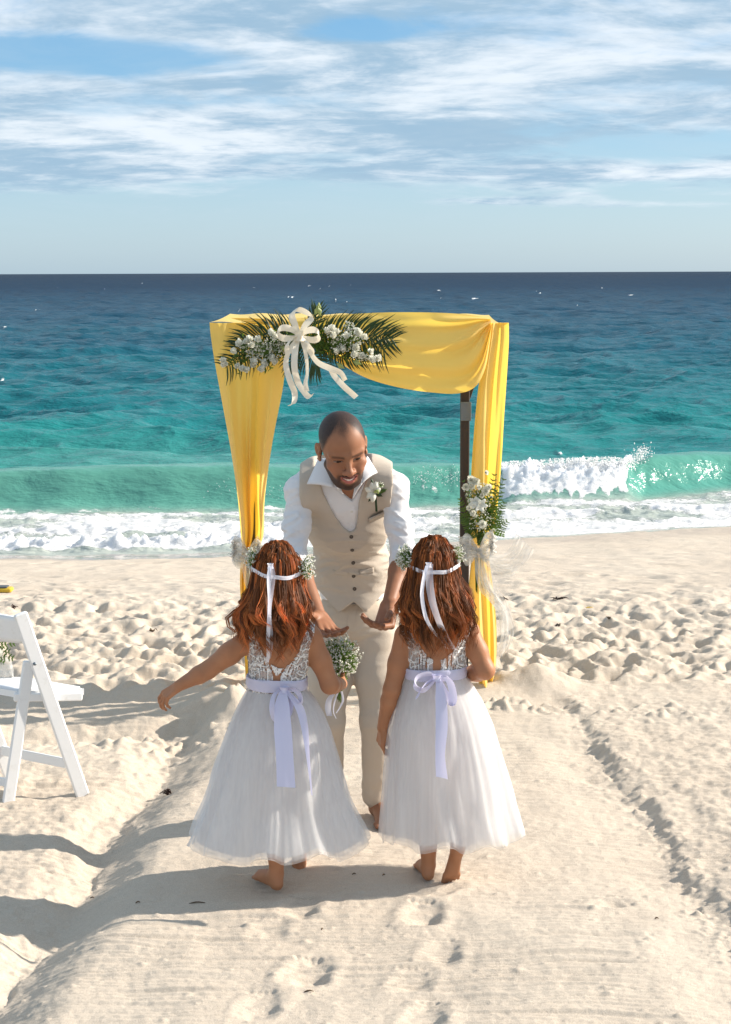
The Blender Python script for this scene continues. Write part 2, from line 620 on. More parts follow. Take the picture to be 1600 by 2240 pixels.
def tulle(name, alpha, base=(0.82, 0.83, 0.85), vert=True):
    """netting: partly see-through, with the fine vertical streaks of gathered net"""
    m, T, b = mat(name, base, 0.85, 0.15)
    mx, out = translucent_mix(m, T, b, base, 0.45)
    p = obj_coord(T)
    st = T.noise(T.mapping(p, (1, 1, 0.02)) if vert else p, 48 if vert else 25, 3, 0.5)
    tr = T.node('ShaderNodeBsdfTransparent')
    f = T.mr(st, 0.30, 0.70, alpha - 0.04, alpha + 0.04)
    m2 = T.node('ShaderNodeMixShader', {0: f, 1: tr.outputs[0], 2: mx.outputs[0]})
    T.l.new(m2.outputs[0], out.inputs[0])
    M[name] = m


tulle('skirt_tulle', 0.40, (0.86, 0.86, 0.87))
tulle('bow_tulle', 0.42, (0.84, 0.83, 0.80), False)
tulle('organza', 0.55, (0.80, 0.79, 0.87), False)

# lace: flower rings, leaf veins and net threads over open ground
m, T, b = mat('white_lace', (0.82, 0.81, 0.80), 0.75, 0.2)
p = obj_coord(T)
nz = T.node('ShaderNodeTexNoise', {'Vector': p, 'Scale': 34.0, 'Detail': 2.0})
sc = T.node('ShaderNodeVectorMath', {0: nz.outputs['Color']}, operation='SCALE')
sc.inputs['Scale'].default_value = 0.020
ad = T.node('ShaderNodeVectorMath', {0: p, 1: sc.outputs[0]}, operation='ADD')
v1 = T.node('ShaderNodeTexVoronoi', {'Vector': ad.outputs[0], 'Scale': 36.0}, feature='DISTANCE_TO_EDGE')
v2 = T.node('ShaderNodeTexVoronoi', {'Vector': ad.outputs[0], 'Scale': 17.0}, feature='F1')
ring = T.m('ABSOLUTE', T.m('SUBTRACT', T.m('FRACT', T.m('MULTIPLY', v2.outputs['Distance'], 2.4)), 0.5))
l1 = T.mr(v1.outputs['Distance'], 0.045, 0.10, 1.0, 0.0)
l2 = T.mr(ring, 0.03, 0.10, 1.0, 0.0)
f = T.m('MAXIMUM', l1, l2)
f = T.m('MAXIMUM', f, T.attr('solid').outputs['Fac'])
f = T.m('MAXIMUM', T.m('MULTIPLY', f, 0.95), 0.28)
tr = T.node('ShaderNodeBsdfTransparent')
mx = T.node('ShaderNodeMixShader', {0: f, 1: tr.outputs[0], 2: b.outputs[0]})
T.l.new(mx.outputs[0], [n for n in T.n if n.type == 'OUTPUT_MATERIAL'][0].inputs[0])
M['lace'] = m

# wood, paint, plants
m, T, b = mat('dark_wood', rough=0.6)
p = obj_coord(T)
T.set(b.inputs['Base Color'], T.mix(T.noise(T.mapping(p, (40, 40, 3)), 1.0, 5), (0.018, 0.013, 0.012), (0.055, 0.040, 0.036)))
bump(T, b, T.noise(T.mapping(p, (60, 60, 4)), 1.0, 4), 0.3, 0.004)
M['dark_wood'] = m
m, T, b = mat('grey_metal', (0.16, 0.19, 0.22), 0.4, 0.5, Metallic=0.6)
M['grey_metal'] = m
m, T, b = mat('white_paint', (0.80, 0.80, 0.80), 0.32, 0.5)
p = obj_coord(T)
n = T.noise(p, 22, 5, 0.6)
T.set(b.inputs['Base Color'], T.mix(T.mr(n, 0.55, 0.8), (0.81, 0.81, 0.81), (0.70, 0.69, 0.66)))
bump(T, b, T.noise(p, 90, 3, 0.6), 0.08, 0.003)
M['white_paint'] = m
m, T, b = mat('white_vinyl', (0.78, 0.79, 0.82), 0.4, 0.4)
M['white_vinyl'] = m
m, T, b = mat('yellow_board', (0.62, 0.40, 0.03), 0.5)
M['yellow_board'] = m
m, T, b = mat('dark_grey_board', (0.07, 0.08, 0.09), 0.6)
M['dark_grey_board'] = m


def leaf(name, c1, c2, trans=0.25):
    m, T, b = mat(name, c1, 0.45, 0.45)
    c = T.mix(T.noise(obj_coord(T), 30, 4, 0.6), c1, c2)
    T.set(b.inputs['Base Color'], c)
    translucent_mix(m, T, b, T.mix(1.0, c, (1.3, 1.4, 0.5), 'MULTIPLY'), trans)
    M[name] = m


leaf('palm_green', (0.010, 0.030, 0.010), (0.030, 0.070, 0.016), 0.15)
leaf('fern_green', (0.045, 0.100, 0.018), (0.105, 0.175, 0.030), 0.35)
leaf('stem_green', (0.085, 0.165, 0.025), (0.19, 0.29, 0.05), 0.3)
leaf('pale_leaf', (0.30, 0.36, 0.12), (0.42, 0.46, 0.20), 0.35)
m, T, b = mat('white_petal', (0.80, 0.79, 0.74), 0.6, 0.3)
c = T.mix(T.noise(obj_coord(T), 60, 3), (0.84, 0.83, 0.79), (0.74, 0.74, 0.64))
T.set(b.inputs['Base Color'], c)
translucent_mix(m, T, b, (0.82, 0.82, 0.72), 0.3)
M['white_petal'] = m
m, T, b = mat('button', (0.085, 0.065, 0.05), 0.35)
M['button'] = m
m, T, b = mat('pearl_button', (0.72, 0.70, 0.66), 0.25)
M['pearl_button'] = m
m, T, b = mat('seaweed', (0.035, 0.014, 0.008), 0.7)
M['seaweed'] = m
m, T, b = mat('dry_twig', (0.12, 0.075, 0.04), 0.8)
M['dry_twig'] = m
m, T, b = mat('yellow_petal', (0.72, 0.50, 0.03), 0.6)
M['yellow_petal'] = m


# ------------------------------------------------------------------ sand
SEA_Z = -0.70


def gx(pts, z):
    q = np.array([G(a, b, z)[:2] for a, b in pts])
    return q


_w = gx([(-900, 1228), (-300, 1222), (0, 1216), (300, 1213), (540, 1206), (760, 1197), (920, 1190), (1100, 1180), (1300, 1168), (1600, 1151),
         (1900, 1138), (2500, 1120)], SEA_Z)
_w = _w[np.argsort(_w[:, 0])]


def waterline(x):
    return np.interp(x, _w[:, 0], _w[:, 1])


_tl = gx([(470, 1566), (395, 1650), (350, 1728), (298, 1802), (246, 1878), (205, 1945), (160, 2000), (112, 2060), (50, 2150), (-20, 2250), (-200, 2480)], -0.10)
_tr = gx([(1215, 1540), (1268, 1610), (1315, 1682), (1352, 1745), (1420, 1832), (1468, 1912), (1530, 2000), (1562, 2042), (1605, 2100), (1700, 2230), (1850, 2430)], -0.05)
_tl, _tr = _tl[np.argsort(_tl[:, 1])], _tr[np.argsort(_tr[:, 1])]
_ledge = gx([(-400, 1612), (60, 1612), (200, 1600), (330, 1597), (430, 1585), (520, 1550)], -0.03)
_ml, _mr_ = G(470, 1548, 0), G(1150, 1522, 0)


def sand_height(x, y):
    x = np.asarray(x, float)
    y = np.asarray(y, float)
    w1 = noise2(x * 1.3, y * 1.3, 1)
    w2 = noise2(x * 5, y * 5, 2)
    w3 = noise2(x * 17, y * 17, 3)
    near = 1 - sstep(8.1, 8.7, y)
    z = 0.014 * w1 + 0.006 * w2
    # aisle: a raked bed, a scooped edge on the left and a trodden groove on the right
    dl = x - np.interp(y, _tl[:, 1], _tl[:, 0]) + 0.070 * noise2(y * 2.0, x * 0.5, 5) + 0.030 * noise2(y * 6, x * 3, 6) + 0.006 * w3
    zl = np.where(dl > 0, -0.105 * (1 - sstep(-0.06, 0.26, dl)), -0.100 + 0.075 * sstep(-0.02, 0.22, -dl))
    dr = np.interp(y, _tr[:, 1], _tr[:, 0]) - x + 0.050 * noise2(y * 2.4, x * 0.5, 8) + 0.030 * noise2(y * 9, x * 4, 9) + 0.008 * w3
    gv = 0.75 + 0.55 * noise2(y * 1.9, x * 0.2, 14) + 0.3 * noise2(y * 7, x * 0.4, 15)
    zr = np.where(dr > 0, -0.030 * gv * (1 - sstep(-0.02, 0.32, dr)), (-0.030 + 0.036 * sstep(-0.01, 0.085, -dr)) * gv)
    z = z + near * (zl * (x < 0) + zr * (x > 0))
    # groove between raked and trodden sand on the left, heaps at the feet of the arch
    ye = np.interp(x, _ledge[:, 0], _ledge[:, 1]) + 0.05 * noise2(x * 4, y * 1, 12)
    z = z - (x < -0.62) * 0.075 * np.exp(-((y - ye) / 0.13) ** 2) * sstep(-2.4, -1.2, x)
    z = z + 0.21 * np.exp(-(((x - _ml[0] - 0.02) / 0.17) ** 2 + ((y - _ml[1]) / 0.30) ** 2)) * (1 + 0.25 * w2)
    z = z + 0.085 * np.exp(-(((x - _mr_[0] - 0.06) / 0.22) ** 2 + ((y - _mr_[1] - 0.22) / 0.16) ** 2) ** 1.2) * (1 + 0.4 * w2)
    # trodden sand
    tr = sstep(8.25, 8.9, y) * (1 - 0.93 * sstep(10.2, 12.0, y))
    yy = y * 1.0
    lump = fbm2(x * 2.1 + 4, yy * 1.9, 3, 21)
    lump2 = fbm2(x * 6.5, yy * 5.5, 3, 33)
    z = z + tr * (0.024 * lump + 0.013 * lump2 + 0.011 * fbm2(x * 13, y * 11, 3, 35, 0.6))
    z = z + (1 - tr) * 0.0035 * lump2 * sstep(3, 5, y)
    # the fall of the beach into the sea
    yw = waterline(x)
    f = np.clip((y - 10.6) / (yw - 10.6), 0, 3)
    z = z + SEA_Z * (f ** 1.15)
    return z


def build_sand():
    rows = [-60, -20, -6, 0, 2.0, 3.0]
    y = 3.4
    while y < 20.5:
        rows.append(y)
        y += max(0.0046, 0.78 * y * y / 3549.0 * 0.86)
    rows += [22, 26, 34, 50]
    rows = np.array(rows)
    s = np.concatenate([[-60, -20, -8, -3, -1.5, -0.9, -0.6, -0.45], np.linspace(-0.40, -0.236, 28)[:-1], np.linspace(-0.236, 0.236, 400),
                        np.linspace(0.236, 0.40, 28)[1:], [0.45, 0.6, 0.9, 1.5, 3, 8, 20, 60]])
    Yg = np.repeat(rows[:, None], len(s), 1)
    Xg = s[None, :] * np.maximum(Yg, 3.4)
    z = sand_height(Xg, Yg)
    # rake lines and crumbs
    fine = 1 - sstep(9.0, 12.5, Yg)
    warp = 0.05 * noise2(Xg * 0.9, Yg * 1.4, 41) + 0.018 * noise2(Xg * 3.5, Yg * 6, 42)
    ln = noise2(Xg * 0.9 + 9, (Yg + warp) * 30, 43) + 0.65 * noise2(Xg * 2.0, (Yg + warp) * 62, 44)
    rakem = 0.30 + 0.7 * sstep(-0.15, 0.35, noise2(Xg * 1.2, Yg * 1.7, 45))
    calm = 1 - sstep(8.0, 8.8, Yg)
    z = z + calm * rakem * 0.0078 * ln
    z = z + fine * (0.0032 - 0.0014 * calm) * fbm2(Xg * 26, Yg * 30, 3, 47, 0.6)
    bank = calm * ((Xg < np.interp(Yg, _tl[:, 1], _tl[:, 0])) | (Xg > np.interp(Yg, _tr[:, 1], _tr[:, 0])))
    z = z + bank * 0.008 * fbm2(Xg * 9, Yg * 8, 3, 48, 0.6)

    def dent(cx, cy, a, L, W, d, rim=0.5, sharp=1.5):
        r = 2.2 * L
        i0, i1 = np.searchsorted(rows, [cy - r, cy + r])
        if i1 - i0 < 2:
            return
        yy = Yg[i0:i1]
        j0, j1 = np.searchsorted(s, [(cx - r) / max(cy, 3.4), (cx + r) / max(cy, 3.4)])
        j0, j1 = max(j0 - 2, 0), min(j1 + 2, len(s))
        X, Y = Xg[i0:i1, j0:j1] - cx, Yg[i0:i1, j0:j1] - cy
        u = (X * math.cos(a) + Y * math.sin(a)) / L
        v = (-X * math.sin(a) + Y * math.cos(a)) / W
        q = np.sqrt(u * u + v * v) + 0.12 * noise2(X * 22 + cx * 9, Y * 22 + cy * 7, 50)
        z[i0:i1, j0:j1] += -d * np.exp(-np.abs(q) ** (2 * sharp)) + rim * d * np.exp(-((q - 1.45) / 0.42) ** 2)
    rg = np.random.default_rng(5)
    for k in range(1500):                                   # trodden sand below and around the arch
        cy = 8.5 + 4.2 * rg.random() ** 1.35
        cx = rg.uniform(-0.37, 0.37) * cy
        amp = (1 - 0.9 * sstep(9.8, 12.3, cy)) * sstep(8.3, 8.9, cy)
        dent(cx, cy, rg.uniform(0, 3.14), rg.uniform(0.055, 0.115), rg.uniform(0.035, 0.065), (0.006 + 0.027 * amp) * rg.uniform(0.3, 1.2), 0.20)
    for k in range(110):                                   # flat prints on the hard sand
        cy = rg.uniform(11.6, 15.0)
        cx = rg.uniform(-0.30, 0.30) * cy
        dent(cx, cy, rg.uniform(-0.4, 0.4), rg.uniform(0.09, 0.18), rg.uniform(0.04, 0.07), rg.uniform(0.008, 0.022), 0.4)
    # bare footprints of the two girls and earlier walkers on the raked aisle
    for px, py, a, L, W, d in ((655, 1985, 1.2, 0.10, 0.052, 0.026), (925, 1998, 1.3, 0.10, 0.056, 0.030), (590, 2030, 1.1, 0.085, 0.045, 0.014),
                               (965, 2078, 1.3, 0.095, 0.05, 0.018), (672, 2122, 1.25, 0.11, 0.058, 0.032), (902, 2140, 1.2, 0.10, 0.05, 0.018),
                               (568, 2200, 1.2, 0.10, 0.05, 0.020), (930, 2222, 1.25, 0.10, 0.05, 0.024), (1340, 1976, 0.2, 0.07, 0.035, 0.020),
                               (955, 1955, 0.5, 0.09, 0.03, 0.018), (800, 1780, 0.3, 0.10, 0.06, 0.022), (1290, 1700, 0.2, 0.06, 0.03, 0.012),
                               (780, 1585, 0.2, 0.10, 0.05, 0.026), (790, 1540, 0.3, 0.10, 0.05, 0.020), (1455, 1560, 0.2, 0.08, 0.04, 0.014)):
        g = G(px, py, 0)
        dent(g[0], g[1], a, L, W, d * 0.46, 0.35, 1.9)
        dent(g[0] + 0.02 * math.sin(a), g[1] - L * 0.55 * math.sin(a), a, L * 0.45, W * 0.8, d * 0.4, 0.25, 1.6)
        for t in range(4):
            dent(g[0] + (t - 1.5) * 0.022, g[1] + L * 0.95, 0, 0.011, 0.011, d * 0.28, 0.1)
    for k in range(1500):                                  # crumbs and clods, thickest along the right groove
        if k < 600:
            cy = rg.uniform(4.8, 8.1)
            cx = np.interp(cy, _tr[:, 1], _tr[:, 0]) + rg.normal(0.02, 0.05)
        elif k < 850:
            cy = rg.uniform(4.8, 8.1)
            cx = np.interp(cy, _tl[:, 1], _tl[:, 0]) + rg.normal(-0.10, 0.08)
        else:
            cy = rg.uniform(4.3, 9.0)
            cx = rg.uniform(-0.25, 0.25) * cy
        r = rg.uniform(0.005, 0.015)
        dent(cx, cy, 0, r, r * rg.uniform(0.6, 1), -r * rg.uniform(0.3, 0.6), 0.0, 1.2)
    for px, py, n, sp in ((1120, 1545, 150, 0.12), (1440, 1560, 60, 0.2), (380, 1600, 120, 0.2), (240, 1620, 60, 0.2)):
        g = G(px, py, 0)
        for k in range(n):
            r = rg.uniform(0.008, 0.022)
            dent(g[0] + rg.normal(0, sp), g[1] + rg.normal(0, sp * 0.35), 0, r, r, -r * 0.6, 0.0, 1.2)
    yw = waterline(Xg)
    wet = sstep(-1.55, -0.9, Yg - yw + 0.16 * noise2(Xg * 0.7, Yg * 0.7, 61)) * (0.35 + 0.65 * (1 - sstep(0.2, 1.4, Xg)))
    V = np.stack([Xg, Yg, z], -1).reshape(-1, 3)
    o = mesh_np('sand', V, grid_faces(len(rows), len(s)), M['sand'], attrs={'wet': wet})
    tag(o, kind='structure')
    return Xg, Yg, z, rows, s


_SX, _SY, _SZ, _SR, _SS = build_sand()


def ground(x, y):
    """height of the finished sand mesh"""
    i = int(np.clip(np.searchsorted(_SR, y), 1, len(_SR) - 1))
    j = int(np.clip(np.searchsorted(_SS, x / max(y, 3.4)), 1, len(_SS) - 1))
    return float(_SZ[i - 1:i + 1, j - 1:j + 1].mean())


def on_sand(px, py):
    g = G(px, py, 0)
    for _ in range(6):
        g = G(px, py, ground(g[0], g[1]))
    return g


# ------------------------------------------------------------------ sea
def build_sea():
    off = [0.0]
    while off[-1] < 380:
        y = 17 + off[-1]
        off.append(off[-1] + max(0.028, 0.46 * y * y / 4732))
    while off[-1] < 60000:
        off.append(off[-1] * 1.22)
    off = np.array(off)
    s = np.concatenate([[-40, -8, -2, -0.9, -0.6], np.linspace(-0.42, -0.236, 26)[:-1], np.linspace(-0.236, 0.236, 430),
                        np.linspace(0.236, 0.42, 26)[1:], [0.6, 0.9, 2, 8, 40]])
    yw = waterline(s * 17.6)
    Y = yw[None, :] * (1 - sstep(5, 60, off))[:, None] + 17 * sstep(5, 60, off)[:, None] + off[:, None] - 0.12
    X = s[None, :] * Y
    D = Y - yw[None, :]
    z = np.zeros_like(Y)
    amp = sstep(3.5, 12, D) * (1 - sstep(250, 420, Y))

    def ridge(n):
        return 0.55 - np.abs(n)
    wx = X + 0.6 * noise2(X * 0.15, Y * 0.15, 70)
    z += amp * 0.42 * ridge(noise2(wx / 13.0, Y / 5.2, 71)) * sstep(8, 40, D)
    z += amp * 0.40 * ridge(noise2(wx / 5.0 + 3, Y / 2.3, 72))
    z += amp * 0.22 * ridge(noise2(X / 2.0, Y / 1.05 + 5, 73))
    z += amp * 0.085 * ridge(noise2(X / 0.8, Y / 0.42, 74)) * (1 - sstep(60, 120, Y))
    z += (1 - amp) * 0.012 * fbm2(X / 0.5, Y / 0.25, 3, 75) * (Y < 200)
    # the breaker
    pxl = X / Y * FPX + 800
    yc = np.interp(pxl, [-600, 0, 500, 900, 1100, 1400, 1600, 2300], [20.9, 21.05, 21.1, 21.35, 21.7, 22.0, 22.9, 24.5]) + 0.10 * noise2(X * 0.9, X * 0 + 3, 76)
    ha = np.interp(pxl, [-600, 0, 250, 500, 650, 860, 1000, 1090, 1180, 1390, 1430, 1530, 1640, 2300],
                   [0.30, 0.36, 0.40, 0.41, 0.38, 0.38, 0.36, 0.31, 0.29, 0.31, 0.40, 0.38, 0.30, 0.22])
    d = Y - yc
    prof = np.where(d < 0, np.exp(-(np.abs(d) / (0.40 + 0.30 * sstep(1080, 1150, pxl) * (1 - sstep(1370, 1420, pxl)))) ** 2.4), np.exp(-(d / 1.5) ** 2))
    z += ha * prof
    z -= 0.05 * np.exp(-((d + 0.9) / 0.5) ** 2)
    face = np.exp(-((d + 0.22) / 0.42) ** 2)
    milk = np.clip(np.exp(-((d + 0.1) / 0.75) ** 2) * np.interp(pxl, [0, 500, 1000, 1600], [0.75, 0.75, 0.75, 0.7]) + 0.12 * face * noise2(X * 3, z * 12, 77), 0, 1)
    n4 = noise2(X * 3.1, Y * 3.1, 78)
    # white curtain where the crest has fallen
    cr = (sstep(1075, 1120, pxl + 12 * n4) * (1 - sstep(1352, 1408, pxl + 34 * n4)) +
          0.80 * sstep(898, 935, pxl + 25 * n4) * (1 - sstep(1010, 1060, pxl)) * np.exp(-((d + 0.42) / 0.3) ** 2))
    strk = noise2(X * 9, Y * 2.0, 92) + 0.5 * noise2(X * 22, Y * 4.5, 93)
    foam = cr * (0.86 + 0.22 * strk) * sstep(-0.95, -0.55, d + 0.07 * strk) * (1 - sstep(0.10, 0.40, d + 0.12 * strk))
    foam = np.where(pxl < 1065, foam * (0.62 + 0.26 * strk + 0.30 * fbm2(X * 5, Y * 5, 3, 94)), foam)
    lump = fbm2(X * 4.5, Y * 4.5, 4, 79, 0.62)
    crm = cr * np.exp(-((d + 0.15) / 0.42) ** 2)
    z += crm * (0.05 + 0.095 * lump + 0.045 * fbm2(X * 14, Y * 14, 3, 91, 0.7)) * np.where(pxl < 1065, 0.35, 1.0)
    Y2 = Y - crm * (0.10 + 0.07 * fbm2(X * 3.5 + 7, Y * 4.5, 3, 80)) * np.where(pxl < 1065, 0.3, 1.0)
    # line of foam at the foot of the left face, wisps on the crest
    foam += 0.60 * np.exp(-((d + 0.72) / 0.16) ** 2) * (1 - sstep(880, 1000, pxl)) * (0.7 + 0.4 * n4)
    foam += 0.34 * np.exp(-((d - 0.05) / 0.10) ** 2) * sstep(-0.1, 0.5, noise2(X * 1.2, X * 0, 81))
    # run of white water up the beach
    yb = yc - 0.62
    run = sstep(0.0, 0.10, D) * (1 - sstep(-0.45, -0.05, Y - yb))
    big = fbm2(X * 0.55, Y * 1.1, 3, 82)
    foam += run * (0.55 + 0.28 * big + 0.20 * np.exp(-((D - 0.35) / 0.3) ** 2))
    left = 1 - sstep(560, 720, pxl)
    roll = np.exp(-((D - 0.62 - 0.14 * noise2(X * 1.4, X * 0 + 1, 83)) / 0.22) ** 2) * left
    foam += roll * 0.55 - left * 0.75 * (1 - sstep(0.18, 0.42, D))
    z += roll * (0.055 + 0.085 * fbm2(X * 6, Y * 6, 3, 84, 0.6)) + run * 0.028 * fbm2(X * 3, Y * 5, 4, 85, 0.6)
    roll2 = np.exp(-((D - 1.55 - 0.2 * noise2(X * 1.1, X * 0 + 2, 86)) / 0.2) ** 2)
    foam += 0.22 * roll2 * run
    z += roll2 * run * (0.03 + 0.05 * fbm2(X * 5, Y * 5, 3, 87))
    shallow = (1 - sstep(-0.5, 0.1, Y - yb)) * 0.75
    # white caps far out
    rg = np.random.default_rng(8)
    caps = [(15, 740, 16), (1040, 660, 18), (1375, 654, 16), (1335, 705, 16), (110, 633, 8), (560, 632, 10), (960, 642, 10), (1180, 645, 8),
            (1310, 637, 8), (110, 765, 8), (5, 855, 10), (1225, 1000, 10), (640, 656, 6), (760, 668, 6), (1150, 612, 6), (1440, 605, 5), (300, 615, 5)]
    caps += [(rg.uniform(0, 1600), rg.uniform(604, 690), rg.uniform(2, 5)) for _ in range(22)]
    for px, py, w in caps:
        g = G(px, py, SEA_Z)
        sx = 0.62 * w * g[1] / FPX
        rr = np.abs(Y[:, 0] - g[1]) < g[1] * 0.12 + 1
        if not rr.any():
            continue
        sy = max(0.35, 1.6 * g[1] ** 2 / 10360)
        e = np.exp(-((X[rr] - g[0]) / sx) ** 2 - ((Y[rr] - g[1] - 0.15 * noise2(X[rr] * 2, X[rr] * 0, 90)) / sy) ** 2)
        foam[rr] += 0.80 * e
        z[rr] += 0.06 * e
    fl = sstep(0.0, 0.3, D)
    zs = sand_height(X, np.minimum(Y, 21))
    z = np.where(D < 0.9, np.maximum(z * fl + SEA_Z, zs * (1 - sstep(0.1, 0.9, D)) + (SEA_Z - 1) * sstep(0.1, 0.9, D) + 0.006 * fl), z + SEA_Z)
    z[0] = zs[0] - 0.03
    V = np.stack([X, Y2, z], -1).reshape(-1, 3)
    o = mesh_np('sea', V, grid_faces(len(off), len(s)), M['sea'], attrs={'foam': foam, 'milk': milk, 'shallow': shallow})
    tag(o, kind='structure')
    # thrown drops along the fallen crest and at its right end
    mb = MB()
    oc = np.array([(1, 0, 0), (-1, 0, 0), (0, 1, 0), (0, -1, 0), (0, 0, 1), (0, 0, -1)], float)
    of = [(0, 2, 4), (2, 1, 4), (1, 3, 4), (3, 0, 4), (2, 0, 5), (1, 2, 5), (3, 1, 5), (0, 3, 5)]
    for k in range(3400):
        if k < 330:
            px, py = rg.normal(1404, 9), rg.normal(994, 9)
            px += (994 - py) * 0.25
            Yd = 22.0
        elif k < 560:
            px, py = rg.normal(1388, 12), rg.normal(1018, 12)
            Yd = 21.9
        elif k < 2900:
            px = rg.uniform(1090, 1390)
            py = np.interp(px, [1090, 1150, 1250, 1330, 1390], [1020, 1016, 1010, 1008, 1012]) + abs(rg.normal(0, 14)) - 9
            Yd = 21.6
        elif k < 3150:
            px, py = rg.uniform(905, 1010), rg.normal(1043, 11)
            Yd = 21.0
        else:
            px, py = rg.normal(560, 60), rg.normal(1078, 10)
            Yd = 20.75
        c = P(px, py, Yd + rg.normal(0, 0.1))
        r = 0.003 + (0.004 if 2900 <= k else 0.011) * rg.random() ** 3
        mb.add(oc * r * rg.uniform(0.7, 1.5, 3) + c, of)
    tag(mb.build('sea_spray', M['spray'], smooth=True), kind='stuff')


build_sea()


# ------------------------------------------------------------------ blended solids -> one continuous skin
def axis(lo, hi, h, fine=()):
    out = [lo]
    while out[-1] < hi:
        x = out[-1]
        st = h
        for a, b, hf in fine:
            if a - h <= x <= b:
                st = min(st, hf)
        out.append(x + st)
    return np.array(out)


class Vol:
    def __init__(self, xs, ys, zs):
        self.ax = (xs, ys, zs)
        self.D = np.full((len(xs), len(ys), len(zs)), 10.0, np.float32)

    def _sl(self, lo, hi):
        sl, g = [], []
        for a, l, h in zip(self.ax, lo, hi):
            i0 = max(int(np.searchsorted(a, l)) - 2, 0)
            i1 = min(int(np.searchsorted(a, h)) + 2, len(a))
            sl.append(slice(i0, i1))
            g.append(a[i0:i1].astype(np.float32))
        return tuple(sl), g[0][:, None, None], g[1][None, :, None], g[2][None, None, :]

    def comb(self, sl, d, k, sub=False):
        A = self.D[sl]
        if sub:
            d = -d
            if k <= 0:
                self.D[sl] = np.maximum(A, d)
                return
            h = np.clip(0.5 - 0.5 * (d - A) / k, 0, 1)
            self.D[sl] = d * (1 - h) + A * h + k * h * (1 - h)
            return
        h = np.clip(0.5 + 0.5 * (d - A) / k, 0, 1)
        self.D[sl] = d * (1 - h) + A * h - k * h * (1 - h)

    def cone(self, a, b, ra, rb, k=0.01, sub=False, infl=0.0):
        a, b = np.asarray(a, float), np.asarray(b, float)
        ra, rb = ra + infl, rb + infl
        pad = k + 0.025
        r = max(ra, rb)
        sl, X, Y, Z = self._sl(np.minimum(a, b) - r - pad, np.maximum(a, b) + r + pad)
        ba = (b - a).astype(np.float32)
        L = float(ba @ ba) + 1e-12
        x, y, z = X - np.float32(a[0]), Y - np.float32(a[1]), Z - np.float32(a[2])
        h = np.clip((x * ba[0] + y * ba[1] + z * ba[2]) / L, 0, 1)
        d = np.sqrt((x - h * ba[0]) ** 2 + (y - h * ba[1]) ** 2 + (z - h * ba[2]) ** 2) - (ra + (rb - ra) * h)
        self.comb(sl, d, k, sub)
        return self

    def ell(self, c, r, R=None, k=0.01, sub=False, infl=0.0):
        c = np.asarray(c, float)
        r = np.asarray(r, float) + infl
        pad = k + 0.025
        m = float(r.max())
        sl, X, Y, Z = self._sl(c - m - pad, c + m + pad)
        x, y, z = X - np.float32(c[0]), Y - np.float32(c[1]), Z - np.float32(c[2])
        if R is not None:
            R = np.asarray(R, np.float32)
            x, y, z = (R[0, 0] * x + R[1, 0] * y + R[2, 0] * z, R[0, 1] * x + R[1, 1] * y + R[2, 1] * z, R[0, 2] * x + R[1, 2] * y + R[2, 2] * z)
        k0 = np.sqrt((x / r[0]) ** 2 + (y / r[1]) ** 2 + (z / r[2]) ** 2)
        k1 = np.sqrt((x / r[0] ** 2) ** 2 + (y / r[1] ** 2) ** 2 + (z / r[2] ** 2) ** 2) + 1e-9
        self.comb(sl, k0 * (k0 - 1) / k1, k, sub)
        return self

    def chain(self, pts, rs, k=0.01, infl=0.0):
        for i in range(len(pts) - 1):
            self.cone(pts[i], pts[i + 1], rs[i], rs[i + 1], k, infl=infl)
        return self

    def mesh(self):
        xs, ys, zs = self.ax
        D = self.D
        S = D < 0
        c = np.zeros(tuple(n - 1 for n in D.shape), np.int8)
        for a in (0, 1):
            for b in (0, 1):
                for e in (0, 1):
                    c += S[a:a + c.shape[0], b:b + c.shape[1], e:e + c.shape[2]]
        act = (c > 0) & (c < 8)
        idx = np.argwhere(act)
        ids = np.full(c.shape, -1, np.int32)
        ids[act] = np.arange(len(idx))
        i, j, k = idx.T
        acc = np.zeros((len(idx), 3))
        cnt = np.zeros(len(idx))
        gx_, gy_, gz_ = xs, ys, zs
        for o1 in [(a, b, e) for a in (0, 1) for b in (0, 1) for e in (0, 1)]:
            for ax in range(3):
                if o1[ax]:
                    continue
                o2 = list(o1)
                o2[ax] = 1
                d1 = D[i + o1[0], j + o1[1], k + o1[2]]
                d2 = D[i + o2[0], j + o2[1], k + o2[2]]
                m = (d1 < 0) != (d2 < 0)
                t = np.where(m, d1 / np.where(m, d1 - d2, 1), 0)
                p1 = np.stack([gx_[i + o1[0]], gy_[j + o1[1]], gz_[k + o1[2]]], 1)
                p2 = np.stack([gx_[i + o2[0]], gy_[j + o2[1]], gz_[k + o2[2]]], 1)
                acc += np.where(m[:, None], p1 + (p2 - p1) * t[:, None], 0)
                cnt += m
        V = acc / cnt[:, None]
        F = []
        for ax in range(3):
            sl1 = [slice(1, -1)] * 3
            sl2 = [slice(1, -1)] * 3
            sl1[ax] = slice(0, -1)
            sl2[ax] = slice(1, None)
            A, B = S[tuple(sl1)], S[tuple(sl2)]
            e = np.argwhere(A != B)
            if not len(e):
                continue
            ins = A[tuple(e.T)]
            e = e + np.array([0 if q == ax else 1 for q in range(3)])
            u, v = [(1, 2), (2, 0), (0, 1)][ax]
            qs = []
            for du, dv in ((-1, -1), (0, -1), (0, 0), (-1, 0)):
                cc = e.copy()
                cc[:, u] += du
                cc[:, v] += dv
                qs.append(ids[cc[:, 0], cc[:, 1], cc[:, 2]])
            q = np.stack(qs, 1)
            q = np.where(ins[:, None], q, q[:, ::-1])
            F.append(q)
        F = np.vstack(F)
        F = F[(F >= 0).all(1)]
        return V, F

    def coords(self):
        return np.stack(np.meshgrid(*[a.astype(np.float32) for a in self.ax], indexing='ij'), -1)

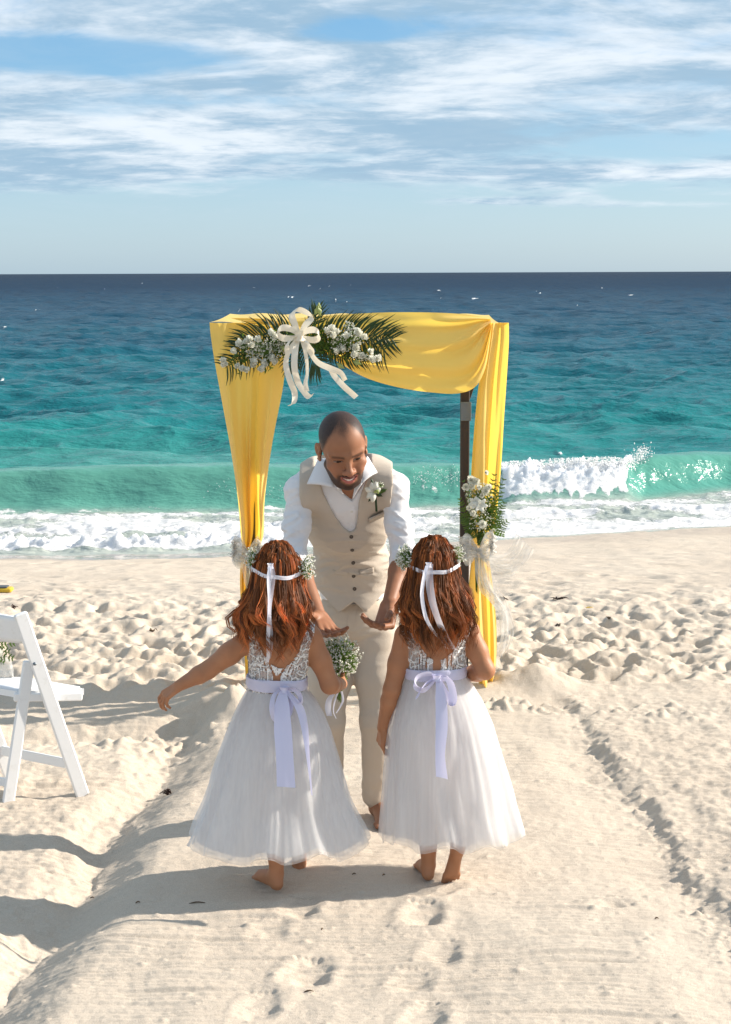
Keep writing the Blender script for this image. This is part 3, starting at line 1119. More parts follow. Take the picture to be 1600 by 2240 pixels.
    def near_noise(self, f, band=0.03):
        """add f(points) to the field close to the surface"""
        m = np.abs(self.D) < band
        ii = np.argwhere(m)
        p = np.stack([self.ax[0][ii[:, 0]], self.ax[1][ii[:, 1]], self.ax[2][ii[:, 2]]], 1)
        self.D[m] += f(p).astype(np.float32)
        return self


def relax(V, F, n=1, w=0.5):
    e = np.vstack([F[:, [0, 1]], F[:, [1, 2]], F[:, [2, 3]], F[:, [3, 0]]])
    for _ in range(n):
        s = np.zeros_like(V)
        c = np.zeros(len(V))
        for a, b in ((0, 1), (1, 0)):
            np.add.at(s, e[:, a], V[e[:, b]])
            np.add.at(c, e[:, a], 1)
        V = V * (1 - w) + w * s / np.maximum(c, 1)[:, None]
    return V


def bvh_of(V, F):
    return BVHTree.FromPolygons([tuple(v) for v in V], [tuple(int(i) for i in f) for f in F])


def seen(bvh, px, py):
    """where the line of sight through px, py first meets a surface: point and outward normal"""
    d = ray(px, py)
    h = bvh.ray_cast(Vector(CAM), Vector(d))
    if h[0] is None:
        return None, None
    n = np.array(h[1])
    if n @ d > 0:
        n = -n
    return np.array(h[0]), n


def ortho(d, n):
    d = nrm(d)
    n = np.asarray(n, float)
    n = nrm(n - d * (n @ d))
    return d, n


def add_hand(vol, wrist, d, n, tsign, sc, curl=(15, 22, 18), spread=0.10, thumb=(0.62, 0.62, 0.30), fcurl=None, rw=0.024, tl=1.0):
    """hand: palm, four fingers of three joints, thumb. d along the hand, n out of the palm, tsign side of the thumb"""
    d, n = ortho(d, n)
    t = np.cross(d, n) * tsign
    W = np.asarray(wrist, float)
    base, tips = [], []
    lens = [(0.040, 0.025, 0.020), (0.044, 0.028, 0.021), (0.041, 0.026, 0.020), (0.032, 0.020, 0.018)]
    for i in range(4):
        o = (1.5 - i) / 1.5
        m0 = W + d * 0.012 * sc + t * o * 0.016 * sc
        kn = W + d * (0.088 - 0.005 * abs(o - 0.33) ** 1.2 - (0.008 if i == 3 else 0)) * sc + t * o * 0.030 * sc - n * 0.004 * sc * (o * o)
        vol.cone(m0, kn, 0.0165 * sc, 0.0115 * sc, 0.010 * sc)
        a = 0.0
        p = kn
        cr = curl if fcurl is None else fcurl[i]
        for s in range(3):
            a += rad(cr[s])
            dd = nrm((d * math.cos(a) + n * math.sin(a)) + t * o * spread)
            q = p + dd * lens[i][s] * sc
            vol.cone(p, q, (0.0100, 0.0086, 0.0077)[s] * sc, (0.0086, 0.0077, 0.0064)[s] * sc, 0.0035 * sc)
            p = q
    tb = W + d * 0.022 * sc + t * 0.018 * sc + n * 0.004 * sc
    t1 = tb + nrm(d * thumb[0] + t * thumb[1] + n * thumb[2]) * 0.044 * sc * tl
    t2 = t1 + nrm(d * (thumb[0] + 0.25) + t * (thumb[1] - 0.12) + n * thumb[2]) * 0.032 * sc * tl
    t3 = t2 + nrm(d * (thumb[0] + 0.35) + t * (thumb[1] - 0.25) + n * (thumb[2] + 0.1)) * 0.024 * sc * tl
    vol.cone(tb, t1, 0.0165 * sc, 0.0118 * sc, 0.010 * sc)
    vol.cone(t1, t2, 0.0112 * sc, 0.0100 * sc, 0.004 * sc)
    vol.cone(t2, t3, 0.0100 * sc, 0.0074 * sc, 0.004 * sc)


def add_foot(vol, heel, toe_dir, up, sc, side, toes=True):
    """foot from the heel centre along toe_dir; side = +1 when the big toe lies to the right of toe_dir"""
    f, u = ortho(toe_dir, up)
    s = np.cross(f, u) * side
    h = np.asarray(heel, float)
    L = 0.235 * sc
    vol.ell(h + u * 0.028 * sc, (0.030 * sc, 0.036 * sc, 0.034 * sc), np.stack([s, f, u], 1), 0.012)
    vol.cone(h + u * 0.060 * sc + f * 0.015 * sc, h + f * L * 0.62 + u * 0.028 * sc, 0.030 * sc, 0.024 * sc, 0.02)
    vol.cone(h + u * 0.018 * sc + f * 0.02 * sc, h + f * L * 0.66 + u * 0.016 * sc - s * 0.018 * sc, 0.019 * sc, 0.017 * sc, 0.015)
    vol.cone(h + u * 0.040 * sc + f * 0.04 * sc, h + f * L * 0.70 + u * 0.018 * sc + s * 0.020 * sc, 0.024 * sc, 0.019 * sc, 0.015)
    for i in range(5):
        o = 0.030 - i * 0.0155
        a = h + f * L * (0.72 - 0.025 * i) + s * o * sc + u * 0.014 * sc
        b = a + f * (0.050 - 0.006 * i) * sc - u * 0.002 * sc
        r = (0.0125 if i == 0 else 0.0088) * sc
        vol.cone(a, b, r * 1.1, r, 0.004)


# ------------------------------------------------------------------ the man, bending forward with open hands
def rotx(a):
    c, s = math.cos(a), math.sin(a)
    return np.array([[1, 0, 0], [0, c, -s], [0, s, c]])


def roty(a):
    c, s = math.cos(a), math.sin(a)
    return np.array([[c, 0, s], [0, 1, 0], [-s, 0, c]])


def rotz(a):
    c, s = math.cos(a), math.sin(a)
    return np.array([[c, -s, 0], [s, c, 0], [0, 0, 1]])


def slab(Pg, thick, mb=None, mi=0):
    """sheet through a grid of points (r,c,3), given real thickness"""
    Pg = np.asarray(Pg, float)
    r, c, _ = Pg.shape
    du = np.gradient(Pg, axis=1)
    dv = np.gradient(Pg, axis=0)
    n = np.cross(du, dv)
    n /= np.linalg.norm(n, axis=2)[..., None] + 1e-12
    A = (Pg + n * thick / 2).reshape(-1, 3)
    B = (Pg - n * thick / 2).reshape(-1, 3)
    f = grid_faces(r, c)
    F = [tuple(q) for q in f] + [tuple(q[::-1] + r * c) for q in f]
    edge = [i for i in range(c)] + [i * c + c - 1 for i in range(1, r)] + [(r - 1) * c + i for i in range(c - 2, -1, -1)] + [i * c for i in range(r - 2, 0, -1)]
    for a, b in zip(edge, edge[1:] + edge[:1]):
        F.append((b, a, a + r * c, b + r * c))
    return np.vstack([A, B]), F


def coons(corners, nr, nc, bulge=(0, 0, 0)):
    a, b, c, d = [np.asarray(x, float) for x in corners]
    u = np.linspace(0, 1, nc)[None, :, None]
    v = np.linspace(0, 1, nr)[:, None, None]
    g = (a * (1 - u) + b * u) * (1 - v) + (d * (1 - u) + c * u) * v
    return g + np.asarray(bulge) * (4 * u * (1 - u)) * (0.3 + 0.7 * v)


def build_man():
    pel, wai, che, upp = P(772, 1352, 6.42), P(768, 1245, 6.37), P(762, 1130, 6.24), P(757, 1062, 6.15)
    zt = nrm(upp - pel)
    xt = np.array([1.0, 0, 0])
    xt = nrm(xt - zt * (xt @ zt))
    yt = np.cross(zt, xt)
    RT = np.stack([xt, yt, zt], 1)
    sR, sL = P(659, 1074, 6.11), P(860, 1068, 6.10)
    eR, eL = P(642, 1212, 6.03), P(884, 1214, 6.05)
    wR, wL = P(697, 1346, 5.83), P(853, 1318, 5.86)
    hc = P(750, 979, 5.94)
    RH = rotz(rad(13)) @ rotx(rad(24)) @ roty(rad(-8))
    HS = 1.06
    H = lambda x, y, z: hc + RH @ (np.array([x, y, z]) * HS)
    hipR, hipL = P(726, 1392, 6.42), P(822, 1392, 6.42)
    knR, knL = P(716, 1580, 6.33), P(826, 1575, 6.34)
    anR, anL = P(722, 1752, 6.42), P(824, 1756, 6.37)
    nb = upp + zt * 0.055 - yt * 0.015

    def torso(v, infl=0.0, k=0.05):
        v.ell(pel, (0.136, 0.100, 0.115), RT, k, infl=infl)
        v.ell(wai, (0.131, 0.100, 0.165), RT, k, infl=infl)
        v.ell(che, (0.146, 0.110, 0.150), RT, k, infl=infl)
        v.ell(upp, (0.145, 0.085, 0.085), RT, k, infl=infl)
        v.cone(upp + xt * 0.10 + zt * 0.015, sL, 0.062, 0.050, 0.05, infl=infl)
        v.cone(upp - xt * 0.10 + zt * 0.015, sR, 0.062, 0.050, 0.05, infl=infl)
        v.cone(upp - zt * 0.02, nb + zt * 0.03, 0.095, 0.055, 0.05, infl=infl)

    # ---- skin: one body
    lo = np.minimum.reduce([sR, eR, wR, anR, knR]) - 0.16
    hi = np.maximum.reduce([sL, eL, wL, anL, hc]) + 0.16
    tipL, tipR = P(800, 1390, 5.72), P(742, 1396, 5.70)
    f = 0.0028

    def span(i, *pts, pad=0.05):
        q = [p[i] for p in pts]
        return (min(q) - pad, max(q) + pad, f)
    vol = Vol(axis(lo[0], hi[0], 0.0075, [span(0, wL, tipL, pad=0.03), span(0, wR, tipR, pad=0.03), (hc[0] - 0.115, hc[0] + 0.115, 0.0024)]),
              axis(lo[1] - 0.12, hi[1], 0.008, [(hc[1] - 0.15, hc[1] + 0.04, 0.0025), (5.66, 5.90, 0.003)]),
              axis(-0.02, hi[2] + 0.06, 0.008, [(hc[2] - 0.17, hc[2] + 0.16, 0.0024), span(2, wL, tipL, pad=0.02)]))
    torso(vol)
    vol.cone(nb - zt * 0.01, H(0, 0.022, -0.055), 0.064, 0.058, 0.03)
    for s, e, w in ((sL, eL, wL), (sR, eR, wR)):
        vol.chain([s, (s + e) / 2, e], [0.044, 0.040, 0.033], 0.02)
        vol.chain([e, e * 0.65 + w * 0.35, w], [0.033, 0.036, 0.0255], 0.02)
    for h, k, a in ((hipL, knL, anL), (hipR, knR, anR)):
        vol.chain([h, k], [0.082, 0.055], 0.03)
        vol.chain([k, k * 0.65 + a * 0.35 + np.array([0, 0.02, 0]), a], [0.052, 0.052, 0.033], 0.03)
        add_foot(vol, np.array([a[0], a[1] + 0.035, ground(a[0], a[1]) + 0.004]), (0.20 if a is anL else -0.25, -1, 0), (0, 0, 1), 1.08, 1 if a is anR else -1)
    # hands: his left with the palm open to the camera and the fingers bent forward, his right reaching out, palm up
    dL = nrm(P(838, 1372, 5.80) - wL)
    add_hand(vol, wL, dL, (-0.62, -0.62, 0.30), -1, 1.14, fcurl=[(58, 12, 8), (66, 14, 10), (70, 18, 12), (72, 24, 14)], spread=0.05, thumb=(0.55, 0.50, 0.45))
    dR = nrm(P(728, 1390, 5.72) - wR)
    add_hand(vol, wR, dR, (0.35, -0.25, 0.90), 1, 1.08, fcurl=[(8, 18, 12), (12, 20, 14), (16, 22, 14), (20, 24, 16)], spread=0.12, thumb=(0.45, 0.7, 0.35))
    # head
    E = lambda c, r, R=None, k=0.012, sub=False: vol.ell(H(*c), np.array(r) * HS, RH if R is None else RH @ R, k * HS, sub)
    C = lambda a, b, ra, rb, k=0.01, sub=False: vol.cone(H(*a), H(*b), ra * HS, rb * HS, k * HS, sub)
    E((0, 0.012, 0.040), (0.0750, 0.092, 0.0785), k=0.01)
    E((0, -0.030, 0.020), (0.0655, 0.062, 0.078), k=0.03)
    E((0, -0.040, -0.045), (0.0580, 0.052, 0.060), k=0.025)
    E((0, -0.048, -0.080), (0.0460, 0.042, 0.034), k=0.02)
    E((0, -0.078, -0.104), (0.0200, 0.016, 0.014), k=0.018)
    for s in (-1, 1):
        C((s * 0.053, -0.004, -0.055), (s * 0.027, -0.062, -0.097), 0.013, 0.013, 0.025)       # jaw
        E((s * 0.046, -0.062, -0.026), (0.021, 0.020, 0.017), k=0.018)                     # cheek
        E((s * 0.036, -0.078, -0.046), (0.016, 0.012, 0.014), k=0.016)                     # raised by the smile
        C((s * 0.012, -0.0885, 0.0195), (s * 0.050, -0.0700, 0.0190), 0.0095, 0.0085, 0.014)  # brow
        E((s * 0.032, -0.100, 0.001), (0.0175, 0.016, 0.0115), k=0.010, sub=True)
        E((s * 0.032, -0.0745, 0.001), (0.0125, 0.0125, 0.0125), k=0.002)
        C((s * 0.019, -0.0850, 0.0062), (s * 0.046, -0.0770, 0.0050), 0.0044, 0.0034, 0.004)  # upper lid
        C((s * 0.020, -0.0835, -0.0072), (s * 0.045, -0.0765, -0.0060), 0.0036, 0.003, 0.004)
    C((0, -0.088, 0.012), (0, -0.1105, -0.028), 0.0085, 0.0105, 0.014)
    E((0, -0.1130, -0.0335), (0.0140, 0.0130, 0.0115), k=0.008)
    for s in (-1, 1):
        E((s * 0.0150, -0.1010, -0.0375), (0.0090, 0.011, 0.0088), k=0.006)
        E((s * 0.0065, -0.1080, -0.0450), (0.0040, 0.0055, 0.0040), k=0.003, sub=True)
    E((0, -0.074, -0.066), (0.040, 0.026, 0.028), k=0.015)
    lipx = np.linspace(-1, 1, 7)
    up = [(0.0275 * t, -0.1000 + 0.0165 * t * t, -0.0605 + 0.0075 * t * t) for t in lipx]
    dn = [(0.0245 * t, -0.0985 + 0.0150 * t * t, -0.0775 + 0.0195 * t * t) for t in lipx]
    for q, r in ((up, 0.0042), (dn, 0.0055)):
        for a, b in zip(q[:-1], q[1:]):
            C(a, b, r, r, 0.004)
    for t in np.linspace(-0.8, 0.8, 7):
        E((0.024 * t, -0.1030 + 0.015 * t * t, -0.0680 + 0.0115 * t * t), (0.0060, 0.0050, 0.0040), k=0.002, sub=True)
    for s in (-1, 1):
        Re = rotz(rad(-25 * s)) @ rotx(rad(-8))
        E((s * 0.0795, 0.018, -0.006), (0.0075, 0.018, 0.027), Re, k=0.008)
        E((s * 0.0860, 0.012, -0.003), (0.0050, 0.010, 0.016), Re, k=0.004, sub=True)
        E((s * 0.0790, 0.004, -0.012), (0.0050, 0.005, 0.007), Re, k=0.004)
        E((s * 0.0790, 0.006, -0.034), (0.0055, 0.008, 0.009), Re, k=0.006)
    V, F = vol.mesh()
    # colouring that belongs to the man: stubble, beard, brows, lips, eyes; plus shade painted into the eye sockets
    q = ((V - hc) @ RH) / HS
    x, y, z = q.T
    ax_ = np.abs(x)
    inhead = (np.linalg.norm(q, axis=1) < 0.16)
    skin = np.array([0.285, 0.130, 0.070])
    Cc = np.tile(skin, (len(V), 1))
    nz = noise3(V * 45, 3)
    nf = noise3(V * 420, 4)
    Cc *= (1 + 0.10 * nz)[:, None]

    def blend(mask, col):
        Cc[:] = Cc * (1 - mask[:, None]) + np.asarray(col) * mask[:, None]
    warm = inhead * np.exp(-(((ax_ - 0.045) / 0.02) ** 2 + ((z + 0.03) / 0.02) ** 2)) * (y < -0.03)
    blend(0.30 * warm, (0.42, 0.17, 0.10))
    blend(0.35 * inhead * np.exp(-((x / 0.016) ** 2 + ((z + 0.034) / 0.016) ** 2)) * (y < -0.09), (0.45, 0.18, 0.11))
    ang = np.arctan2(ax_, -(y + 0.0))
    zl = np.interp(ang, [0, 0.18, 0.42, 0.66, 0.84, 1.0, 1.25, 1.6, 1.9, 2.5, 3.2], [0.090, 0.094, 0.102, 0.092, 0.066, 0.036, 0.0, -0.012, -0.03, -0.06, -0.07])
    hair = inhead * sstep(-0.018, 0.020, z - zl + 0.005 * nz + 0.006 * nf) * (0.93 + 0.07 * np.clip(nf * 3, -1, 1)) * (1 - 0.40 * sstep(1.0, 1.5, ang) * (z < 0.04))
    ear = (ax_ > 0.0795) & (y > -0.01) & (y < 0.05) & (z < 0.035) & (z > -0.05)
    ear = ear | ((ax_ > 0.0750) & (z < 0.03) & (z > -0.06) & (y > -0.008) & (y < 0.05))
    hair = np.where(ear, 0, hair)
    blend(np.clip(hair * 0.98, 0, 1), (0.013, 0.009, 0.0085))
    zb = np.interp(ang, [0, 0.14, 0.28, 0.40, 0.62, 0.9, 1.2, 1.5, 1.62], [-0.0840, -0.082, -0.074, -0.060, -0.054, -0.047, -0.032, 0.004, 0.02])
    beard = inhead * (1 - sstep(-0.011, 0.009, z - zb + 0.005 * nz + 0.004 * nf)) * sstep(-0.135, -0.118, z) * (1 - sstep(1.5, 1.68, ang))
    must = inhead * (1 - sstep(0.034, 0.041, ax_)) * sstep(-0.0020, 0.0015, (-0.0470 - 2.0 * x * x) - z) * sstep(-0.002, 0.001, z + 0.0610 - 7.5 * x * x) * (y < -0.07)
    gote = inhead * np.exp(-(((ax_ - 0.0345) / 0.0075) ** 2 + ((z + 0.066) / 0.018) ** 2)) * (y < -0.05) * 1.2
    bd = np.clip(np.maximum.reduce([beard * 0.985, must * 0.97, np.clip(gote, 0, 0.9)]), 0, 1) * (0.93 + 0.07 * np.clip(nf * 2, -1, 1))
    blend(np.where(ear, 0, bd) * (1 - 0.12 * sstep(0.9, 1.4, ang)), (0.022, 0.012, 0.010))
    zc = -0.0680 + 14.0 * x * x
    lipm = inhead * (ax_ < 0.0285) * (np.abs(z - zc) < 0.0130 - 10 * x * x) * (y < -0.078)
    blend(lipm * 0.85 * (1 - 0.65 * (z > zc + 0.002)), (0.42, 0.125, 0.105))
    tee = inhead * (ax_ < 0.021) * (np.abs(z - zc - 0.0010) < 0.0036 - 4.5 * x * x) * (y < -0.080)
    blend(tee * 0.95, (0.80, 0.74, 0.68))
    bro = inhead * sstep(-0.004, 0.0, 0.0028 - np.abs(z - (0.0180 + 0.02 * (ax_ - 0.012) - 2.6 * (ax_ - 0.030) ** 2))) * sstep(0.010, 0.015, ax_) * (1 - sstep(0.048, 0.055, ax_)) * (y < -0.055)
    blend(bro * 0.66, (0.030, 0.018, 0.014))
    ex = ax_ - 0.0325
    eyem = (ex / 0.0145) ** 2 + ((z + 0.0004) / 0.0038) ** 2
    blend(inhead * (eyem < 1.0) * (y < -0.06) * 1.0, (0.19, 0.145, 0.125))
    ir = inhead * (eyem < 1.0) * (np.abs(x - np.sign(x) * 0.0325 - 0.003) < 0.0082) * (y < -0.06)
    blend(ir * 1.0, (0.016, 0.009, 0.007))
    lash = inhead * (eyem < 1.9) * (eyem > 0.8) * (z > 0.0012) * (y < -0.06)
    blend(lash * 0.85, (0.020, 0.011, 0.009))
    sock = inhead * np.exp(-((ex / 0.02) ** 2 + ((z - 0.002) / 0.013) ** 2)) * (y < -0.055) * (eyem > 1.9)  # shade of the deep-set eyes, painted into the skin colour
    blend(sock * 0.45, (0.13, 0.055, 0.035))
    base = np.array([772 * 0, 0, 0]) + np.array([(anL[0] + anR[0]) / 2, anL[1], ground(anL[0], anL[1])])
    man = mesh_np('person', V, F, M['skin'], colors=np.clip(Cc, 0.004, 1), origin=base)
    tag(man, 'man with shaved head and short beard in beige waistcoat bending forward, hands open', 'person')

    # ---- cloth volumes
    def cloth_vol(h, lo, hi):
        return Vol(axis(lo[0], hi[0], h), axis(lo[1], hi[1], h), axis(lo[2], hi[2], h))
    a = np.minimum.reduce([sR, eR, pel]) - 0.17
    b = np.maximum.reduce([sL, eL, nb, pel]) + 0.17
    # shirt
    sv = cloth_vol(0.0058, a, b)
    torso(sv, 0.013)
    eR2, eL2 = eR + (wR - eR) * 0.22, eL + (wL - eL) * 0.13
    for s, e, e2 in ((sL, eL, eL2), (sR, eR, eR2)):
        sv.chain([s, (s + e) / 2 + np.array([0, 0, -0.01]), e, e2], [0.046, 0.048, 0.046, 0.046], 0.02)
        d = nrm(e2 - e)
        sv.cone(e2 - d * 0.048, e2 - d * 0.004, 0.050, 0.0505, 0.003)

    def folds(p):
        w = p + 0.02 * np.stack([noise3(p * 9, 1), noise3(p * 9, 2), noise3(p * 9, 3)], 1)
        s_ = np.sign(p[:, 0] - che[0])
        dg = p[:, 2] + 0.55 * s_ * p[:, 0] + 0.35 * p[:, 1]          # creases run round and down the sleeve
        f1 = noise3(np.stack([w[:, 0] * 9, w[:, 1] * 9, (dg + w[:, 2] * 0.2) * 26], 1), 5)
        f2 = noise3(np.stack([w[:, 0] * 18, w[:, 1] * 18, (p[:, 2] - 0.4 * s_ * p[:, 0]) * 48], 1), 6)
        arm = sstep(0.13, 0.18, np.abs(p[:, 0] - che[0])) * (0.35 + 0.65 * sstep(0.03, 0.12, sL[2] - p[:, 2]))
        rid = (1 - np.minimum(1, np.abs(f1) * 2.6)) ** 1.6
        rid2 = (1 - np.minimum(1, np.abs(f2) * 2.6)) ** 1.6
        return -(0.0025 + 0.0075 * arm) * (rid - 0.3) - (0.001 + 0.0035 * arm) * (rid2 - 0.3)
    sv.near_noise(folds)
    # open neck of the shirt
    tv = cloth_vol(0.008, a, b)
    torso(tv, 0.017)
    tb = bvh_of(*tv.mesh())

    def uv(px, py):
        p, n = seen(tb, px, py)
        if p is None:
            p = P(px, py, 6.0)
        l = (p - che) @ RT
        return l[0], l[2]

    def edge(pts):
        q = np.array(sorted([uv(*t)[::-1] for t in pts]))
        return q[:, 0], q[:, 1]

    def local(v):
        c = v.coords() - che.astype(np.float32)
        return c @ RT[:, 0].astype(np.float32), c @ RT[:, 1].astype(np.float32), c @ RT[:, 2].astype(np.float32)
    u, w, v_ = local(sv)
    vl, xl = edge([(718, 1045), (731, 1064), (748, 1080), (770, 1099)])
    vr, xr = edge([(806, 1045), (796, 1062), (783, 1080), (770, 1099)])
    cut = np.minimum(u - np.interp(v_, vl, xl), np.interp(v_, vr, xr) - u)
    cut = np.where((v_ > vl[0]) & (w < 0.0), cut, -0.05)
    nk = local(sv)
    hole = 0.066 - np.sqrt((u - 0.0) ** 2 + (w + 0.005) ** 2)
    hole = np.where(v_ > (nb - che) @ zt - 0.002, hole, -0.05)
    tuck = (pel[2] + 0.085) - sv.coords()[..., 2]
    sv.D = np.maximum.reduce([sv.D, cut, hole, np.where(np.abs(u) < 0.19, tuck, -0.05)])
    V, F = sv.mesh()
    shirt = mesh_np('shirt', V, F, M['white_shirt'], man)
    # trousers
    a2 = np.array([lo[0] + 0.05, pel[1] - 0.22, 0.0])
    b2 = np.array([hi[0], pel[1] + 0.22, wai[2] + 0.05])
    pv = cloth_vol(0.0062, a2, b2)
    pv.ell(pel, (0.132, 0.098, 0.120), RT, 0.05, infl=0.013)
    pv.ell(wai, (0.118, 0.092, 0.10), RT, 0.05, infl=0.010)
    hmL = anL + (knL - anL) * 0.10
    hmR = anR + (knR - anR) * 0.10
    for h, k, e in ((hipL, knL, hmL), (hipR, knR, hmR)):
        pv.chain([h, (h + k) / 2, k, e], [0.088, 0.078, 0.064, 0.054], 0.03)
        d = nrm(k - e)
        pv.cone(e + d * 0.004, e + d * 0.045, 0.056, 0.058, 0.003)

    def tfolds(p):
        w = p + 0.03 * np.stack([noise3(p * 6, 1), noise3(p * 6, 2), noise3(p * 6, 3)], 1)
        c = np.clip((p[:, 2] - 0.5) / 0.3, 0, 1)
        low = np.clip((0.28 - p[:, 2]) / 0.2, 0, 1)
        f1 = noise3(w * np.array([9, 9, 22]), 8)
        f2 = noise3(w * np.array([14, 14, 44]) + 3, 9)
        crease = np.zeros(len(p))
        for s in (-1, 1):
            g = p[:, 2] - (hipL[2] - 0.005) - 0.30 * s * (p[:, 0] - pel[0])
            for o in (0.0, 0.035, 0.062):
                crease += 0.005 * np.exp(-((g - o) / 0.008) ** 2) * np.exp(-((p[:, 0] - pel[0] - s * 0.055) / 0.05) ** 2) * (p[:, 1] < pel[1])
        return (0.004 + 0.005 * c + 0.008 * low) * (np.abs(f1) - 0.25) + 0.005 * low * (np.abs(f2) - 0.2) + crease
    pv.near_noise(tfolds)
    V, F = pv.mesh()
    tro = mesh_np('trousers', V, F, M['beige_trousers'], man)
    # waistcoat
    vv = cloth_vol(0.0054, a + np.array([0.06, 0, -0.02]), b - np.array([0.06, 0, 0]))
    torso(vv, 0.023)
    vv.ell(pel + zt * 0.05, (0.137, 0.108, 0.12), RT, 0.04, infl=0.026)
    vv.cone(upp + xt * 0.10 + zt * 0.02, sL, 0.070, 0.060, 0.04, infl=0.012)
    vv.cone(upp - xt * 0.10 + zt * 0.02, sR, 0.070, 0.060, 0.04, infl=0.012)
    u, w, v_ = local(vv)
    NL = [(690, 1010), (700, 1050), (708, 1080), (722, 1108), (735, 1132), (751, 1153), (766, 1164)]
    NR = [(812, 1005), (804, 1045), (792, 1075), (785, 1100), (783, 1135), (779, 1155), (768, 1164)]
    vl, xl = edge(NL)
    vr, xr = edge(NR)
    cut = np.minimum(u - np.interp(v_, vl, xl), np.interp(v_, vr, xr) - u)
    cut = np.where((v_ > vl[0]) & (w < 0.03), cut, -0.05)
    hole = 0.075 - np.sqrt(u ** 2 + (w + 0.005) ** 2)
    hole = np.where(v_ > (nb - che) @ zt - 0.03, hole, -0.05)
    va, xa = edge([(656, 1050), (655, 1080), (661, 1130), (666, 1165)])
    vb, xb = edge([(860, 1050), (857, 1080), (853, 1130), (851, 1165)])
    arm = np.maximum(np.interp(v_, va, xa, left=-0.3) - u, u - np.interp(v_, vb, xb, left=0.3))
    hx = np.array([-0.2, -0.135, -0.105, -0.048, 0.008, 0.052, 0.115, 0.2])
    hz = np.array([P(676, q, 6.3)[2] for q in (1285, 1290, 1304, 1337, 1313, 1338, 1302, 1290)])
    Z = vv.coords()[..., 2]
    X = vv.coords()[..., 0] - P(770, 1320, 6.3)[0]
    hem = np.interp(X, hx, hz) - Z
    # lapped front: the left panel lies over the right one
    lap = np.interp(v_, [-0.30, 0.0, 0.1], [0.018, 0.006, 0.004])
    vv.D = vv.D - np.where((w < 0) & (u < lap) & (v_ < vl[0] + 0.01), 0.0022, 0.0).astype(np.float32)

    def vfolds(p):
        w = p + 0.02 * np.stack([noise3(p * 7, 1), noise3(p * 7, 2), noise3(p * 7, 3)], 1)
        f1 = noise3(w * np.array([7, 7, 26]), 11)
        mid = np.exp(-((p[:, 2] - wai[2] - 0.04) / 0.10) ** 2)
        rid = (1 - np.minimum(1, np.abs(f1) * 2.2)) ** 1.4
        f2 = noise3(np.stack([w[:, 0] * 6, w[:, 1] * 6, (w[:, 2] + 0.35 * np.abs(w[:, 0] - wai[0])) * 44], 1), 12)
        rid2 = (1 - np.minimum(1, np.abs(f2) * 2.2)) ** 1.4
        return -(0.0012 + 0.0085 * mid) * (rid - 0.3) - (0.0005 + 0.004 * mid) * (rid2 - 0.3)
    vv.near_noise(vfolds)
    vv.D = np.maximum.reduce([vv.D, cut, hole, arm, hem])
    V, F = vv.mesh()
    vest = mesh_np('waistcoat', V, F, M['beige_suiting'], man)
    vb_ = bvh_of(V, F)
    sb_ = bvh_of(*sv.mesh())

    def disc(c, n, r, h, mb, mi=0, rim=True):
        n = nrm(n)
        a_, b_ = ortho(n, (0, 0, 1))[1], None
        b_ = np.cross(n, a_)
        Vs, Fs = [], []
        prof = [(r, 0), (r, h), (r * 0.78, h * 1.15), (r * 0.66, h * 0.7), (0.001, h * 0.7)]
        th = np.arange(10) / 10 * 2 * math.pi
        for rr, hh in prof:
            for t in th:
                Vs.append(c + n * hh + (a_ * math.cos(t) + b_ * math.sin(t)) * rr)
        for i in range(len(prof) - 1):
            for j in range(10):
                Fs.append((i * 10 + j, i * 10 + (j + 1) % 10, (i + 1) * 10 + (j + 1) % 10, (i + 1) * 10 + j))
        mb.add(Vs, Fs, mi)
    for px, py in ((769, 1174), (771, 1203), (773, 1231), (774, 1260), (776, 1288)):
        p, n = seen(vb_, px, py)
        if p is None:
            continue
        mb = MB()
        disc(p - n * 0.001, n, 0.0075, 0.0035, mb)
        mb.build('button', M['button'], vest)
        p2, n2 = seen(vb_, px + 9, py - 2)
        if p2 is not None:
            mb = MB()
            mb.add(*box(p2, (0.012, 0.0016, 0.002), np.stack([nrm(np.cross(n2, (0, 0, 1))), n2, np.cross(nrm(np.cross(n2, (0, 0, 1))), n2)], 1)))
            mb.build('buttonhole', M['beige_trousers'], vest)
    for px, py in ((770, 1119), (771, 1152)):
        p, n = seen(sb_, px, py)
        if p is not None:
            mb = MB()
            disc(p - n * 0.0008, n, 0.0052, 0.0026, mb)
            mb.build('button', M['pearl_button'], shirt)
    # shirt front band beside the buttons
    pts = []
    for px, py in ((770, 1106), (770, 1118), (771, 1132), (771, 1146), (770, 1160)):
        p, n = seen(sb_, px, py)
        if p is not None:
            pts.append(p + n * 0.0006)
    if len(pts) > 2:
        V, F = strip(spline(pts, 10), (1, 0, 0), 0.020, 0.02)
        mesh_np('front_band', V, F, M['white_shirt'], shirt)

    def welt(poly, name):
        g = []
        for px, py in poly:
            p, n = seen(vb_, px, py)
            if p is None:
                return
            g.append(p + n * 0.0022)
        V, F = slab(coons(g, 4, 8), 0.0032)
        mesh_np(name, V, F, M['beige_suiting'], vest)
    welt([(805, 1134), (847, 1117), (848, 1125), (807, 1143)], 'breast_pocket')
    welt([(729, 1246), (762, 1251), (762, 1259), (730, 1254)], 'lower_pocket')
    welt([(786, 1247), (818, 1241), (818, 1253), (787, 1256)], 'lower_pocket')
    # fly seam and crease of trousers
    tb2 = bvh_of(*pv.mesh())
    pts = []
    for px, py in ((775, 1325), (771, 1345), (768, 1365), (766, 1385), (768, 1400)):
        p, n = seen(tb2, px, py)
        if p is not None:
            pts.append(p + n * 0.001)
    if len(pts) > 2:
        V, F = strip(spline(pts, 12), (1, 0, 0.1), 0.026, 0.02)
        mesh_np('fly', V, F, M['beige_trousers'], tro)
